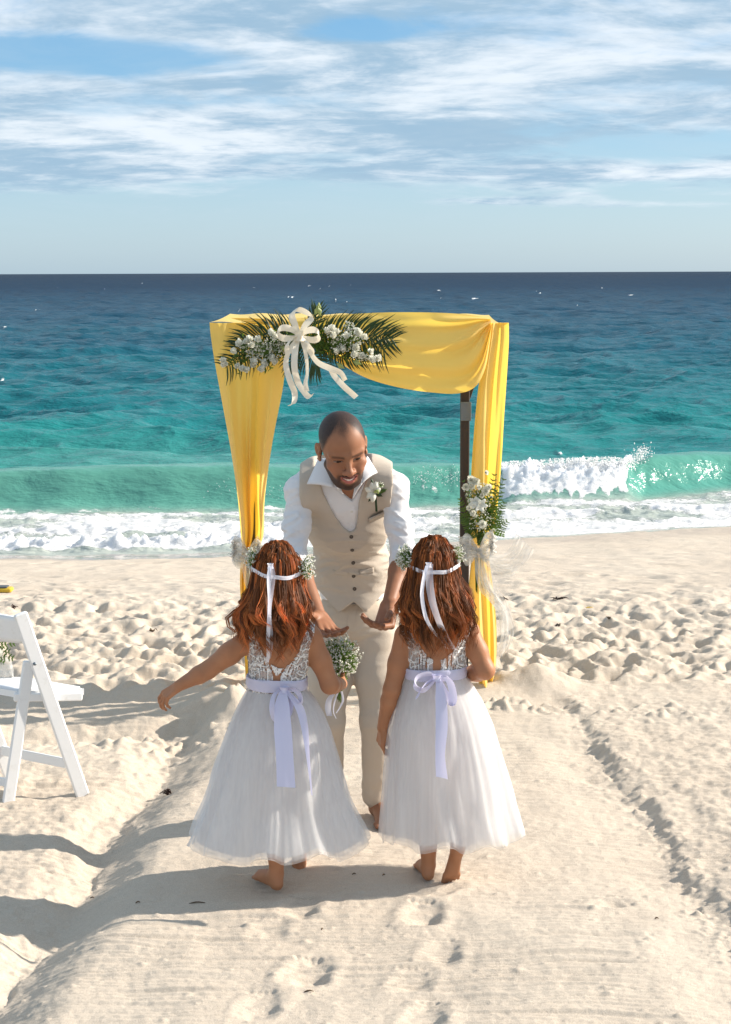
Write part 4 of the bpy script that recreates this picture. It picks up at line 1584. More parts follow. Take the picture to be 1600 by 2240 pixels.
    # collar: two wings lying open over the waistcoat
    def wing(pp, name):
        g = [P(px, py, Yd) for px, py, Yd in pp]
        V, F = slab(coons(g, 8, 8, (0, -0.010, 0.006)), 0.0035)
        mesh_np(name, V, F, M['white_shirt'], shirt)
    wing([(699, 1000, 6.06), (722, 1016, 6.00), (733, 1068, 5.955), (672, 1059, 6.00)], 'collar')
    wing([(722, 1016, 6.0), (735, 1046, 5.975), (751, 1081, 5.975), (731, 1069, 5.958)], 'collar')
    wing([(804, 998, 6.06), (790, 1018, 6.00), (790, 1060, 5.955), (826, 1034, 6.00)], 'collar')
    wing([(792, 1016, 6.0), (780, 1046, 5.975), (772, 1092, 5.975), (793, 1058, 5.955)], 'collar')
    # dark waistband showing in the notch of the waistcoat
    p, n = seen(tb2, 774, 1316)
    if p is not None:
        V, F = slab(coons([seen(tb2, 752, 1310)[0] + n * 0.003, seen(tb2, 796, 1310)[0] + n * 0.003, seen(tb2, 790, 1322)[0] + n * 0.003, seen(tb2, 758, 1322)[0] + n * 0.003], 3, 6), 0.004)
        mesh_np('belt', V, F, M['grey_lining'], tro)
    return man, vb_


MAN, VEST_BVH = build_man()


# ------------------------------------------------------------------ baby's breath, flowers
_OC = np.array([(1, 0, 0), (-1, 0, 0), (0, 1, 0), (0, -1, 0), (0, 0, 1), (0, 0, -1)], float)
_OF = [(0, 2, 4), (2, 1, 4), (1, 3, 4), (3, 0, 4), (2, 0, 5), (1, 2, 5), (3, 1, 5), (0, 3, 5)]


def breath(rg, c, rad_, n, root=None, size=0.0034, stems=0.5, shell=0.55):
    """cloud of tiny white blossoms on green stems; returns two mesh builders"""
    bl, st = MB(), MB()
    c = np.asarray(c, float)
    R_ = np.asarray(rad_, float)
    root = c if root is None else np.asarray(root, float)
    for i in range(n):
        v = rg.normal(size=3)
        v /= np.linalg.norm(v)
        p = c + v * R_ * (shell + (1 - shell) * rg.random() ** 0.6) * rg.uniform(0.9, 1.12)
        s = size * rg.uniform(0.6, 1.35)
        q = rg.normal(size=(3, 3))
        q, _ = np.linalg.qr(q)
        for k in range(2):
            o = rg.normal(size=3) * s * 0.55
            bl.add((_OC * np.array([s, s, s * 0.55])) @ q.T + p + o, _OF)
        if rg.random() < stems:
            m = root + (p - root) * 0.45 + rg.normal(size=3) * 0.10 * R_
            V, F = tube(spline([root + rg.normal(size=3) * 0.10 * R_, m, p], 5), [0.0011, 0.0010, 0.0009, 0.0008, 0.0006], 3, False)
            st.add(V, F)
        if rg.random() < stems * 1.3:
            a = root + (p - root) * rg.uniform(0.45, 0.95)
            d = nrm(rg.normal(size=3)) * rg.uniform(0.006, 0.014)
            w = nrm(np.cross(d, rg.normal(size=3))) * 0.0022
            st.add([a, a + d * 0.5 + w, a + d, a + d * 0.5 - w], [(0, 1, 2, 3)])
    return bl, st


def petal_flower(rg, c, nrm_dir, r, n=5, cup=0.35, layers=1, width=0.42):
    """open flower: pointed, hollowed petals in rings about a centre"""
    mb = MB()
    z = nrm(nrm_dir)
    x = nrm(np.cross(z, rg.normal(size=3)))
    y = np.cross(z, x)
    c = np.asarray(c, float)
    for L in range(layers):
        rr = r * (1 - 0.22 * L)
        cu = cup + 0.38 * L
        for i in range(n):
            a = (i + 0.5 * L + rg.uniform(-0.12, 0.12)) / n * 2 * math.pi
            d = x * math.cos(a) + y * math.sin(a)
            t = np.cross(z, d)
            g = []
            for u in np.linspace(0, 1, 5):
                w = width * rr * math.sin(math.pi * (0.10 + 0.86 * u) ** 0.85) + 0.02 * rr
                h = cu * rr * (u ** 1.5) - 0.10 * rr * max(0, u - 0.75) * 4 * rg.random()
                m = c + d * rr * u * (1 - 0.25 * cu * u) + z * h
                g.append([m - t * w + z * w * 0.35, m + z * 0.0, m + t * w + z * w * 0.35])
            V, F = slab(np.array(g), 0.0008)
            mb.add(V, F)
    return mb


def carnation(rg, c, axis_, r, long=1.25):
    """ruffled white bloom: many short crimped petals over a ball"""
    mb = MB()
    z = nrm(axis_)
    x = nrm(np.cross(z, rg.normal(size=3)))
    y = np.cross(z, x)
    c = np.asarray(c, float)
    for ring, (n, el) in enumerate(((7, 0.15), (6, 0.55), (5, 0.95), (3, 1.3))):
        for i in range(n):
            a = (i + 0.5 * ring) / n * 2 * math.pi + rg.uniform(-0.2, 0.2)
            d = (x * math.cos(a) + y * math.sin(a)) * math.cos(el) + z * math.sin(el) * long
            t = np.cross(z, x * math.cos(a) + y * math.sin(a))
            w = r * rg.uniform(0.38, 0.55)
            b0 = c - z * r * 0.35
            tip = c + d * r * rg.uniform(0.85, 1.12)
            k = rg.uniform(-0.15, 0.15, 3) * r
            V = [b0, b0 * 0.45 + tip * 0.55 - t * w * 0.9 + z * 0.1 * r, tip - t * w * 0.7 + z * k[0], tip + d * 0.12 * r + z * k[1], tip + t * w * 0.7 + z * k[2], b0 * 0.45 + tip * 0.55 + t * w * 0.9 + z * 0.1 * r]
            mb.add(V, [(0, 1, 5), (1, 2, 3, 5), (5, 3, 4)])
    return mb


# ------------------------------------------------------------------ the two flower girls
def build_girl(g):
    rg = np.random.default_rng(g['seed'])
    Y0 = g['Y']
    pp = lambda q: P(*q) if len(q) == 3 else P(q[0], q[1], Y0)
    wa, ch, nk, hd = pp(g['waist']), pp(g['chest']), pp(g['neck']), pp(g['head'])
    shL, shR = pp(g['sh_l']), pp(g['sh_r'])
    zt = nrm(ch - wa)
    xt = nrm(shR - shL)
    yt = nrm(np.cross(zt, xt))
    xt = np.cross(yt, zt)
    RT = np.stack([xt, yt, zt], 1)
    armL, armR = [pp(q) for q in g['arm_l']], [pp(q) for q in g['arm_r']]
    RH = rotz(rad(g.get('hyaw', 0))) @ rotx(rad(g.get('hpitch', 8)))

    def torso(v, infl=0.0):
        v.ell(wa, (0.094, 0.072, 0.085), RT, 0.04, infl=infl)
        v.ell(wa - zt * 0.10, (0.108, 0.085, 0.09), RT, 0.04, infl=infl)
        v.ell(ch - zt * 0.02, (0.104, 0.074, 0.095), RT, 0.04, infl=infl)
        v.ell(ch + zt * 0.055, (0.104, 0.064, 0.060), RT, 0.04, infl=infl)
        v.cone(ch + zt * 0.085 - xt * 0.04, shL, 0.040, 0.033, 0.03, infl=infl)
        v.cone(ch + zt * 0.085 + xt * 0.04, shR, 0.040, 0.033, 0.03, infl=infl)
        for s in (-1, 1):                                # shoulder blades
            v.ell(ch + zt * 0.04 + xt * s * 0.052 - yt * 0.045, (0.030, 0.020, 0.045), RT, 0.03, infl=infl)
    hl, hr = armL[2], armR[2]
    fine = g['fine']
    fx = [(hl[0] - 0.07, hl[0] + 0.07, 0.0026), (hr[0] - 0.07, hr[0] + 0.07, 0.0026)] + [(f[0] - 0.06, f[0] + 0.06, 0.003) for f in fine]
    fy = [(hl[1] - 0.05, hl[1] + 0.08, 0.0028), (hr[1] - 0.05, hr[1] + 0.08, 0.0028)]
    fz = [(hl[2] - 0.10, hl[2] + 0.04, 0.0026), (hr[2] - 0.07, hr[2] + 0.07, 0.0026), (0, 0.16, 0.003)]
    allp = np.array(armL + armR + [hd, wa] + list(fine))
    lo, hi = allp.min(0) - 0.16, allp.max(0) + 0.20
    vol = Vol(axis(lo[0], hi[0], 0.006, fx), axis(lo[1] - 0.1, hi[1], 0.006, fy), axis(-0.04, hi[2], 0.006, fz))
    torso(vol)
    vol.cone(ch + zt * 0.09, hd - np.array([0, 0, 0.06]), 0.044, 0.038, 0.03)
    vol.ell(hd, (0.074, 0.090, 0.098), RH, 0.02)
    vol.ell(hd + RH @ np.array([0, 0.035, -0.035]), (0.058, 0.058, 0.068), RH, 0.02)
    vol.ell(hd + RH @ np.array([0, 0.090, -0.030]), (0.010, 0.012, 0.012), RH, 0.012)      # nose
    vol.ell(hd + RH @ np.array([0, 0.070, -0.082]), (0.022, 0.018, 0.016), RH, 0.015)      # chin
    vol.cone(hd + RH @ np.array([-0.018, 0.086, -0.058]), hd + RH @ np.array([0.018, 0.086, -0.058]), 0.005, 0.005, 0.004)
    for s in (-1, 1):
        vol.ell(hd + RH @ np.array([s * 0.027, 0.094, -0.005]), (0.014, 0.012, 0.009), RH, 0.008, True)
        vol.ell(hd + RH @ np.array([s * 0.027, 0.080, -0.005]), (0.010, 0.010, 0.010), RH, 0.002)
        vol.ell(hd + RH @ np.array([s * 0.076, 0.0, -0.015]), (0.007, 0.016, 0.024), RH, 0.006)
    for (s, e, w), rr in ((armL, g['rl']), (armR, g['rr'])):
        vol.chain([s, (s + e) / 2, e], [rr[0], rr[0] * 0.95, rr[1]], 0.018)
        vol.chain([e, e * 0.7 + w * 0.3, w], [rr[1], rr[1] * 0.98, rr[2]], 0.012)
    for h in g['hands']:
        w = armL[2] if h['side'] == 'l' else armR[2]
        add_hand(vol, w, np.array(h['d'], float), h['n'], h['t'], h.get('sc', 0.66), fcurl=h['curl'], spread=h.get('spread', 0.06), thumb=h.get('thumb', (0.6, 0.5, 0.3)))
    for lg in g['legs']:
        pts = [pp(q) for q in lg['pts']]
        vol.chain(pts, lg['r'], 0.02)
        add_foot(vol, pts[-1] + np.array(lg.get('off', (0, 0, 0))), lg['toe'], lg['up'], lg.get('sc', 0.72), lg['side'])
    V, F = vol.mesh()
    skin = np.array(g['skin'])
    Cc = np.tile(skin, (len(V), 1)) * (1 + 0.08 * noise3(V * 30, 3))[:, None]
    q = (V - hd) @ RH
    inh = np.linalg.norm(q, axis=1) < 0.13
    lip = inh & (np.abs(q[:, 2] + 0.058) < 0.006) & (np.abs(q[:, 0]) < 0.02) & (q[:, 1] > 0.07)
    Cc[lip] = (0.42, 0.15, 0.13)
    eye = inh & ((np.abs(np.abs(q[:, 0]) - 0.027) / 0.011) ** 2 + ((q[:, 2] + 0.005) / 0.005) ** 2 < 1) & (q[:, 1] > 0.05)
    Cc[eye] = (0.06, 0.035, 0.025)
    base = np.array([wa[0], Y0, ground(wa[0], Y0)])
    girl = mesh_np('person', V, F, M['skin'], colors=np.clip(Cc, 0.004, 1), origin=base)
    tag(girl, g['label'], 'person', 'flower girls walking up the aisle')
    body_bvh = bvh_of(V, F)

    # ---- lace bodice: shell over the body, deep scooped back, open armholes
    bv = Vol(axis(ch[0] - 0.20, ch[0] + 0.20, 0.0045), axis(ch[1] - 0.14, ch[1] + 0.15, 0.0045), axis(wa[2] - 0.04, shL[2] + 0.12, 0.0045))
    torso(bv, 0.0055)
    tb = bvh_of(*bv.mesh())
    c = bv.coords() - ch.astype(np.float32)
    u, w, v_ = [c @ RT[:, i].astype(np.float32) for i in range(3)]

    def uv(px, py):
        p, n = seen(tb, px, py)
        if p is None:
            p = P(px, py, Y0 - 0.07)
        l = (p - ch) @ RT
        return l[2], l[0]
    half = len(g['scoop']) // 2
    ql = np.array(sorted(uv(*t) for t in g['scoop'][:half + 1]))
    qr = np.array(sorted(uv(*t) for t in g['scoop'][half:]))
    sc = np.minimum(u - np.interp(v_, ql[:, 0], ql[:, 1]), np.interp(v_, qr[:, 0], qr[:, 1]) - u)
    sc = np.where((v_ > ql[0, 0]) & (w < 0.02), sc, -0.03)
    fr = np.where((v_ > 0.055) & (w >= 0.0), 0.055 - np.abs(u), -0.03)
    al = np.array(sorted(uv(*t) for t in g['arm_hole_l']))
    ar = np.array(sorted(uv(*t) for t in g['arm_hole_r']))
    arm = np.maximum(np.interp(v_, al[:, 0], al[:, 1], left=-0.2) - u, u - np.interp(v_, ar[:, 0], ar[:, 1], right=None, left=0.2))
    bot = (wa[2] - 0.01) - bv.coords()[..., 2]
    shell = -(bv.D + 0.0035)
    D0 = bv.D.copy()
    bv.D = np.maximum.reduce([bv.D, shell, sc, fr, arm, bot]).astype(np.float32)
    V, F = bv.mesh()
    edge_ = np.zeros(len(V))
    l = (V - ch) @ RT
    dl = np.minimum(l[:, 0] - np.interp(l[:, 2], ql[:, 0], ql[:, 1]), np.interp(l[:, 2], qr[:, 0], qr[:, 1]) - l[:, 0])
    dl = np.where((l[:, 2] > ql[0, 0] - 0.004) & (l[:, 1] < 0.02), dl, -1)
    edge_ = np.maximum(edge_, sstep(-0.0065, -0.0035, dl))
    da = np.maximum(np.interp(l[:, 2], al[:, 0], al[:, 1], left=-0.2) - l[:, 0], l[:, 0] - np.interp(l[:, 2], ar[:, 0], ar[:, 1], left=0.2))
    edge_ = np.maximum(edge_, sstep(-0.006, -0.003, da) * 0.9)
    zx = uv(*g['zip'])[1]
    edge_ = np.maximum(edge_, (np.abs(l[:, 0] - zx) < 0.0075) * (l[:, 1] < 0) * (l[:, 2] < ql[0, 0] + 0.02))
    dress = mesh_np('dress', V, F, M['lace'], girl, attrs={'solid': edge_})

    # ---- skirt: an inner lining and two gathered layers of tulle
    def skirt(name, m, out, hem, amp, seed, folds):
        rows = 46
        rings = 210
        th = np.arange(rings) / rings * 2 * math.pi
        t = np.linspace(0, 1, rows)
        ed = np.array(g['skirt'], float)                 # rows of py, left px, right px
        tt = (ed[:, 0] - ed[0, 0]) / (ed[-1, 0] - ed[0, 0])
        Vs = []
        for k in range(rows):
            tk = t[k] * hem
            py = np.interp(tk, tt, ed[:, 0])
            a, b_ = P(np.interp(tk, tt, ed[:, 1]), py, Y0), P(np.interp(tk, tt, ed[:, 2]), py, Y0)
            cx = (a + b_) / 2
            rx = np.linalg.norm(b_ - a) / 2 * out
            ry = rx * (0.80 - 0.16 * tk)
            cy = Y0 + g.get('sway', 0.0) * tk
            f = np.zeros(rings)
            for j, (fr_, wt) in enumerate(folds):
                ph = noise2(np.full(rings, tk * 1.6 + j * 3.1), np.cos(th) * 1.2 + seed) * 2.2 + noise2(np.sin(th) * 2.0 + j, np.cos(th) * 2.0 + seed, 4) * 3.0
                f += wt * np.sin(th * fr_ + ph + j * 1.7 + seed)
            fine_ = noise2(np.cos(th) * 22 + seed, np.sin(th) * 22 + tk * 1.2, 6)
            A = amp * (0.10 + 0.90 * tk ** 0.7)
            r_ = 1 + A * f + 0.010 * fine_ * (1 - 0.3 * tk)
            zz = cx[2] + 0.018 * tk ** 3 * noise2(np.cos(th) * 3 + seed, np.sin(th) * 3, 9) + (0.012 * tk ** 6 * f)
            Vs.append(np.stack([cx[0] + rx * r_ * np.cos(th), cy + ry * r_ * np.sin(th), zz], 1))
        return mesh_np(name, np.vstack(Vs), grid_faces(rows, rings, True), M[m], girl)
    fl = [(6, 0.5), (9, 0.5), (14, 0.34), (23, 0.2), (37, 0.10)]
    skirt('skirt_lining', 'skirt_lining', 0.93, 0.965, 0.070, g['seed'], fl)
    skirt('skirt_layer', 'skirt_tulle', 0.97, 0.985, 0.070, g['seed'], fl)
    skirt('skirt_layer', 'skirt_tulle', 1.01, 1.03, 0.070, g['seed'], fl)

    # ---- sash, bow, tails
    th = np.arange(72) / 72 * 2 * math.pi
    s0, s1 = pp(g['sash'][0]), pp(g['sash'][1])
    cx, rx = (s0 + s1) / 2, np.linalg.norm(s1 - s0) / 2
    V = []
    for k, (dz, o) in enumerate(((0.019, 0.0), (0.012, 0.003), (0.004, 0.001), (-0.004, 0.003), (-0.012, 0.002), (-0.020, 0.001))):
        w_ = 0.0022 * noise2(np.cos(th) * 4, np.sin(th) * 4 + k * 2.3, 3)
        V.append(np.stack([cx[0] + (rx + o + w_) * np.cos(th), Y0 + (rx * 0.80 + o + w_) * np.sin(th), cx[2] + dz + (s1[2] - s0[2]) * 0.5 * np.cos(th) + 0.002 * np.sin(3 * th + k)], 1))
    sash = mesh_np('sash', np.vstack(V), grid_faces(6, 72, True), M['lavender_satin'], girl)
    for name, path, wd, wv, cu in g['bow']:
        pts = [P(*q) for q in path]
        n = 26
        sp = spline(pts, n)
        wds = np.interp(np.linspace(0, 1, n), np.linspace(0, 1, len(wd)), wd)
        if isinstance(wv[0], (tuple, list)):
            wv_ = spline(wv, n)
        else:
            wv_ = np.array(wv, float)
        V, F = strip(sp, wv_, wds, cu)
        mesh_np(name, V, F, M['lavender_satin'], sash)
    kn = P(*g['knot'])
    mb = MB()
    V, F = strip([kn + np.array([0.013 * math.cos(a), 0.012 * math.sin(a) - 0.004, 0.0]) for a in np.linspace(0, 2 * math.pi, 14)], (0, 0, 1), 0.020, 0.15)
    mb.add(V, F)
    mb.build('knot', M['lavender_satin'], sash)

    # ---- hair: a close cap, then wavy locks of many strands
    hv = Vol(axis(hd[0] - 0.13, hd[0] + 0.13, 0.0045), axis(hd[1] - 0.15, hd[1] + 0.13, 0.0045), axis(hd[2] - 0.17, hd[2] + 0.13, 0.0045))
    hv.ell(hd + np.array([0, -0.010, 0.006]), (0.080, 0.092, 0.101), RH, 0.01)
    hv.ell(hd + np.array([0, -0.035, -0.07]), (0.072, 0.052, 0.085), None, 0.04)
    hv.near_noise(lambda p: 0.004 * noise3(p * np.array([60, 60, 7]), 3) + 0.002 * noise3(p * np.array([150, 150, 12]), 4))
    facecut = hv.coords() - hd.astype(np.float32)
    fc = facecut @ RH.astype(np.float32)
    hv.D = np.maximum(hv.D, np.where((fc[..., 2] < 0.045), fc[..., 1] - 0.035 - 0.3 * np.clip(fc[..., 2], -0.1, 0.1), -0.1)).astype(np.float32)
    V, F = hv.mesh()
    hcol = np.array(g['hair'])
    Cc = hcol * (0.55 + 0.35 * (noise3(V * np.array([90, 90, 10]), 5) + 0.3))[:, None]
    hair = mesh_np('hair', V, F, M['hair'], girl, colors=np.clip(Cc, 0.004, 1))
    Vs, Fs, Cs, off = [], [], [], 0
    nl = g.get('locks', 120)
    K = 17
    for i in range(nl):
        # root on the scalp; phi = round the head from the back (0) to the sides (+-100 deg)
        phi = rad(rg.uniform(-118, 118))
        el = rad(rg.uniform(15, 80))
        root = np.array([math.sin(phi) * math.cos(el) * 0.080, -math.cos(phi) * math.cos(el) * 0.094 - 0.008, math.sin(el) * 0.104 + 0.006])
        side = np.array([math.sin(phi), -math.cos(phi), 0])
        L = g['hair_len'] * rg.uniform(0.62, 1.08) * (1 - 0.10 * abs(math.sin(phi)))
        ear = hd + np.array([math.sin(phi) * 0.086, -math.cos(phi) * 0.098 - 0.010, -0.03 + rg.normal(0, 0.01)])
        fan = g['fan']
        flow = np.array([fan[0] * max(0, -math.sin(phi)) * -1 + fan[1] * max(0, math.sin(phi)), -0.02 - 0.02 * abs(math.cos(phi)), 0])
        end = hd + np.array([math.sin(phi) * 0.060 + rg.normal(0, 0.016), -math.cos(phi) * 0.070 - 0.045 + rg.normal(0, 0.012), 0.02 - L]) + flow * rg.uniform(0.5, 1.3)
        mid = ear * 0.45 + end * 0.55 + side * 0.018 * rg.uniform(0.3, 1.4) + flow * 0.2
        top = hd + RH @ (root * np.array([0.62, 0.62, 1.0]) + np.array([0, 0, 0.012 * rg.random()]))
        path = spline([top, hd + RH @ root * 1.03, ear, mid, end], K)
        t = np.linspace(0, 1, K)
        amp = rg.uniform(0.008, 0.023)
        fr_ = rg.uniform(2.0, 3.6)
        ph = rg.uniform(0, 6.28)
        tang = np.gradient(path, axis=0)
        tang /= np.linalg.norm(tang, axis=1)[:, None]
        e1 = np.cross(tang, [0.0, 1.0, 0.0])
        e1 /= np.linalg.norm(e1, axis=1)[:, None] + 1e-6
        e2 = np.cross(tang, e1)
        wave = amp * sstep(0.38, 0.95, t) * 1.3
        path = path + e1 * (wave * np.sin(fr_ * 6.28 * t + ph))[:, None] + e2 * (0.7 * wave * np.cos(fr_ * 6.28 * t + ph))[:, None]
        lockr = rg.uniform(0.007, 0.013)
        ltint = rg.uniform(0.38, 1.2) if rg.random() < 0.75 else rg.uniform(1.2, 2.1)
        ns = g.get('strands', 15)
        for s in range(ns):
            a_, rr = rg.uniform(0, 6.28), lockr * math.sqrt(rg.random())
            spread = rr * (0.55 + 0.45 * np.sin(math.pi * np.clip(t * 0.9 + 0.05, 0, 1))) * (1 + 0.9 * sstep(0.75, 1.0, t) * rg.random())
            fly = rg.random() < 0.15
            jit = (0.017 if fly else 0.0022) * np.stack([noise2(t * 4 + s * 3.3 + i, t * 0 + k * 7.0, 5) for k in range(3)], 1) * sstep(0.2, 0.9, t)[:, None]
            n_end = int(K * rg.uniform(0.80, 1.0))
            pth = (path + e1 * (spread * math.cos(a_))[:, None] + e2 * (spread * math.sin(a_))[:, None] + jit)[:n_end]
            r0 = rg.uniform(0.0007, 0.0014)
            rad_s = r0 * np.clip(np.minimum(1, (1.02 - np.linspace(0, 1, n_end)) * 5), 0.15, 1)
            tg = np.gradient(pth, axis=0)
            tg /= np.linalg.norm(tg, axis=1)[:, None] + 1e-9
            aa = np.cross(tg, [0.3, 0.9, 0.2])
            aa /= np.linalg.norm(aa, axis=1)[:, None] + 1e-9
            bb = np.cross(tg, aa)
            ring = np.stack([pth + rad_s[:, None] * (math.cos(x_) * aa + math.sin(x_) * bb) for x_ in (0.3, 2.39, 4.49)], 1).reshape(-1, 3)
            Vs.append(ring)
            Fs.append(grid_faces(n_end, 3, True) + off)
            off += n_end * 3
            tint = ltint * rg.uniform(0.75, 1.25)
            col = np.repeat((hcol * tint)[None] * (1 + 0.25 * sstep(0.5, 1, np.linspace(0, 1, n_end)))[:, None], 3, 0)
            Cs.append(col)
    mesh_np('locks', np.vstack(Vs), np.vstack(Fs), M['hair'], hair, colors=np.clip(np.vstack(Cs), 0.004, 1))

    # ---- flower crown: ribbon tied at the back, sprays at the temples
    tipb = [P(*q) for q in g['ribbon']]
    ce = hd + np.array([0, -0.004, g['rib_dz']])
    rx_, ry_ = 0.0875, 0.107
    th = np.linspace(0, 2 * math.pi, 61)[:-1]
    tilt = g.get('rib_tilt', 0.0)
    Vr = []
    for dz, o in ((0.0085, 0.0), (0.003, 0.0018), (-0.003, 0.0005), (-0.0085, 0.0012)):
        wob = 0.003 * np.sin(th * 2 + 1) + 0.0015 * np.sin(th * 7)
        Vr.append(np.stack([ce[0] + (rx_ + o) * np.cos(th), ce[1] + (ry_ + o) * np.sin(th), ce[2] + dz * 0.75 + wob + tilt * np.cos(th) - 0.010 * np.sin(th) * -1], 1))
    crown = mesh_np('flower_crown', np.vstack(Vr), grid_faces(4, 60, True), M['white_ribbon'], girl)
    for k, path in enumerate(g['tails']):
        pts = [P(*q) for q in path]
        sp = spline(pts, 30)
        wv_ = np.stack([np.ones(30), 0.5 * np.sin(np.linspace(0, 5, 30) + k * 2), 0.25 * np.cos(np.linspace(0, 4, 30))], 1)
        V, F = strip(sp, wv_, g['tail_w'][k], 0.12)
        mesh_np('ribbon_tail', V, F, M['organza'] if k else M['white_ribbon'], crown)
    mb = MB()
    kc = P(*g['rib_knot'])
    mb.add(*strip([kc + np.array([0.008 * math.cos(a), 0.006 * math.sin(a), 0]) for a in np.linspace(0, 2 * math.pi, 12)], (0, 0, 1), 0.016, 0.2))
    mb.build('ribbon_knot', M['white_ribbon'], crown)
    for (c_, r_, n_) in g['sprays']:
        c0 = P(*c_)
        bl, st = breath(rg, c0, r_, n_, root=hd + (c0 - hd) * 0.75, size=0.0033, stems=0.7, shell=0.35)
        o = bl.build('blossoms', M['white_petal'], crown, smooth=False)
        o['kind'] = 'stuff'
        o = st.build('sprigs', M['stem_green'], crown, smooth=False)
        o['kind'] = 'stuff'
    return girl


G1 = dict(seed=21, Y=5.62, label='smaller flower girl on the left holding one arm out beside her white tulle skirt',
          waist=(606, 1502), chest=(612, 1424), neck=(612, 1360), head=(608, 1262), sh_l=(556, 1392), sh_r=(676, 1388),
          arm_l=[(550, 1394, 5.62), (455, 1466, 5.60), (392, 1500, 5.56)],
          arm_r=[(682, 1394, 5.62), (722, 1498, 5.60), (748, 1496, 5.745)],
          rl=(0.038, 0.030, 0.0195), rr=(0.036, 0.031, 0.020), skin=(0.39, 0.178, 0.090), hpitch=-6, hyaw=2,
          hands=[dict(side='l', d=(-0.80, -0.05, -0.60), n=(-0.35, 0.25, -0.90), t=-1, curl=[(22, 34, 20), (26, 36, 22), (30, 38, 22), (34, 40, 24)], sc=0.68, thumb=(0.55, 0.45, 0.45)),
                 dict(side='r', d=(-0.15, 0.85, 0.35), n=(-0.9, -0.1, 0.3), t=-1, curl=[(60, 70, 40), (62, 72, 40), (64, 74, 40), (66, 74, 40)], sc=0.66)],
          legs=[dict(pts=[(592, 1540, 5.63), (596, 1725, 5.58), (600, 1800, 5.57), (606, 1910, 5.555)], r=(0.068, 0.046, 0.040, 0.0235), off=(0.0, -0.010, -0.052), toe=(-0.55, 0.85, 0.0), up=(0, 0, 1), side=1),
                dict(pts=[(628, 1540, 5.64), (650, 1720, 5.80), (655, 1790, 5.82), (655, 1884, 5.78)], r=(0.068, 0.046, 0.038, 0.023), off=(0, -0.005, -0.050), toe=(-0.12, 0.97, -0.10), up=(0, 0.1, 1), side=-1)],
          fine=[P(608, 1905, 5.57), P(655, 1868, 5.80)],
          scoop=[(560, 1372), (566, 1405), (577, 1432), (592, 1452), (613, 1463), (636, 1452), (652, 1428), (663, 1398), (668, 1366)],
          arm_hole_l=[(532, 1368), (533, 1400), (535, 1430), (538, 1455), (530, 1475)], arm_hole_r=[(690, 1362), (687, 1400), (683, 1430), (678, 1455), (688, 1475)], zip=(612, 1480),
          skirt=[(1506, 541, 672), (1530, 528, 690), (1560, 514, 706), (1600, 498, 722), (1680, 470, 745), (1760, 448, 766), (1810, 428, 786), (1836, 419, 796), (1846, 417, 797)],
          sash=[(540, 1488), (672, 1492)], knot=(622, 1508, 5.515),
          bow=[('bow_loop', [(620, 1507, 5.52), (604, 1522, 5.50), (600, 1550, 5.48), (608, 1574, 5.48), (626, 1566, 5.49), (634, 1535, 5.495), (624, 1508, 5.51)], (0.016, 0.030, 0.034, 0.034, 0.034, 0.028, 0.014), (0.55, -0.75, 0.25), 0.25),
               ('bow_loop', [(622, 1507, 5.52), (642, 1503, 5.50), (660, 1518, 5.48), (662, 1540, 5.48), (648, 1546, 5.485), (634, 1528, 5.495), (624, 1510, 5.51)], (0.014, 0.030, 0.036, 0.036, 0.034, 0.026, 0.012), (0.3, -0.8, 0.5), 0.25),
               ('bow_tail', [(620, 1512, 5.505), (618, 1545, 5.475), (620, 1600, 5.44), (624, 1660, 5.405), (627, 1722, 5.375)], (0.022, 0.050, 0.060, 0.058, 0.062), (1, -0.1, -0.05), 0.12),
               ('bow_tail', [(628, 1512, 5.505), (655, 1545, 5.475), (668, 1590, 5.445), (676, 1660, 5.40), (684, 1740, 5.36)], (0.018, 0.034, 0.030, 0.018, 0.012), ((1, -0.2, 0), (0.8, -0.5, 0), (0.4, -0.9, 0)), 0.15)],
          hair=(0.30, 0.098, 0.026), hair_len=0.300, fan=(0.045, 0.01), locks=135, strands=20,
          ribbon=[(560, 1228, 5.54), (610, 1238, 5.5), (668, 1246, 5.54)], rib_dz=0.030, rib_tilt=-0.006, rib_knot=(592, 1238, 5.515),
          tails=[[(592, 1238, 5.505), (588, 1265, 5.475), (590, 1310, 5.455), (589, 1350, 5.445), (587, 1400, 5.455), (588, 1430, 5.49), (585, 1448, 5.52)],
                 [(594, 1238, 5.503), (598, 1262, 5.473), (594, 1300, 5.452), (590, 1340, 5.442), (594, 1390, 5.452), (592, 1420, 5.48), (587, 1440, 5.515)]],
          tail_w=[(0.012, 0.016, 0.010, 0.008, 0.014, 0.016, 0.015), (0.010, 0.014, 0.008, 0.007, 0.015, 0.017, 0.014)] and [0.013, 0.015],
          sprays=[((552, 1222, 5.62), (0.026, 0.040, 0.042), 110), ((674, 1242, 5.58), (0.030, 0.040, 0.044), 150)])

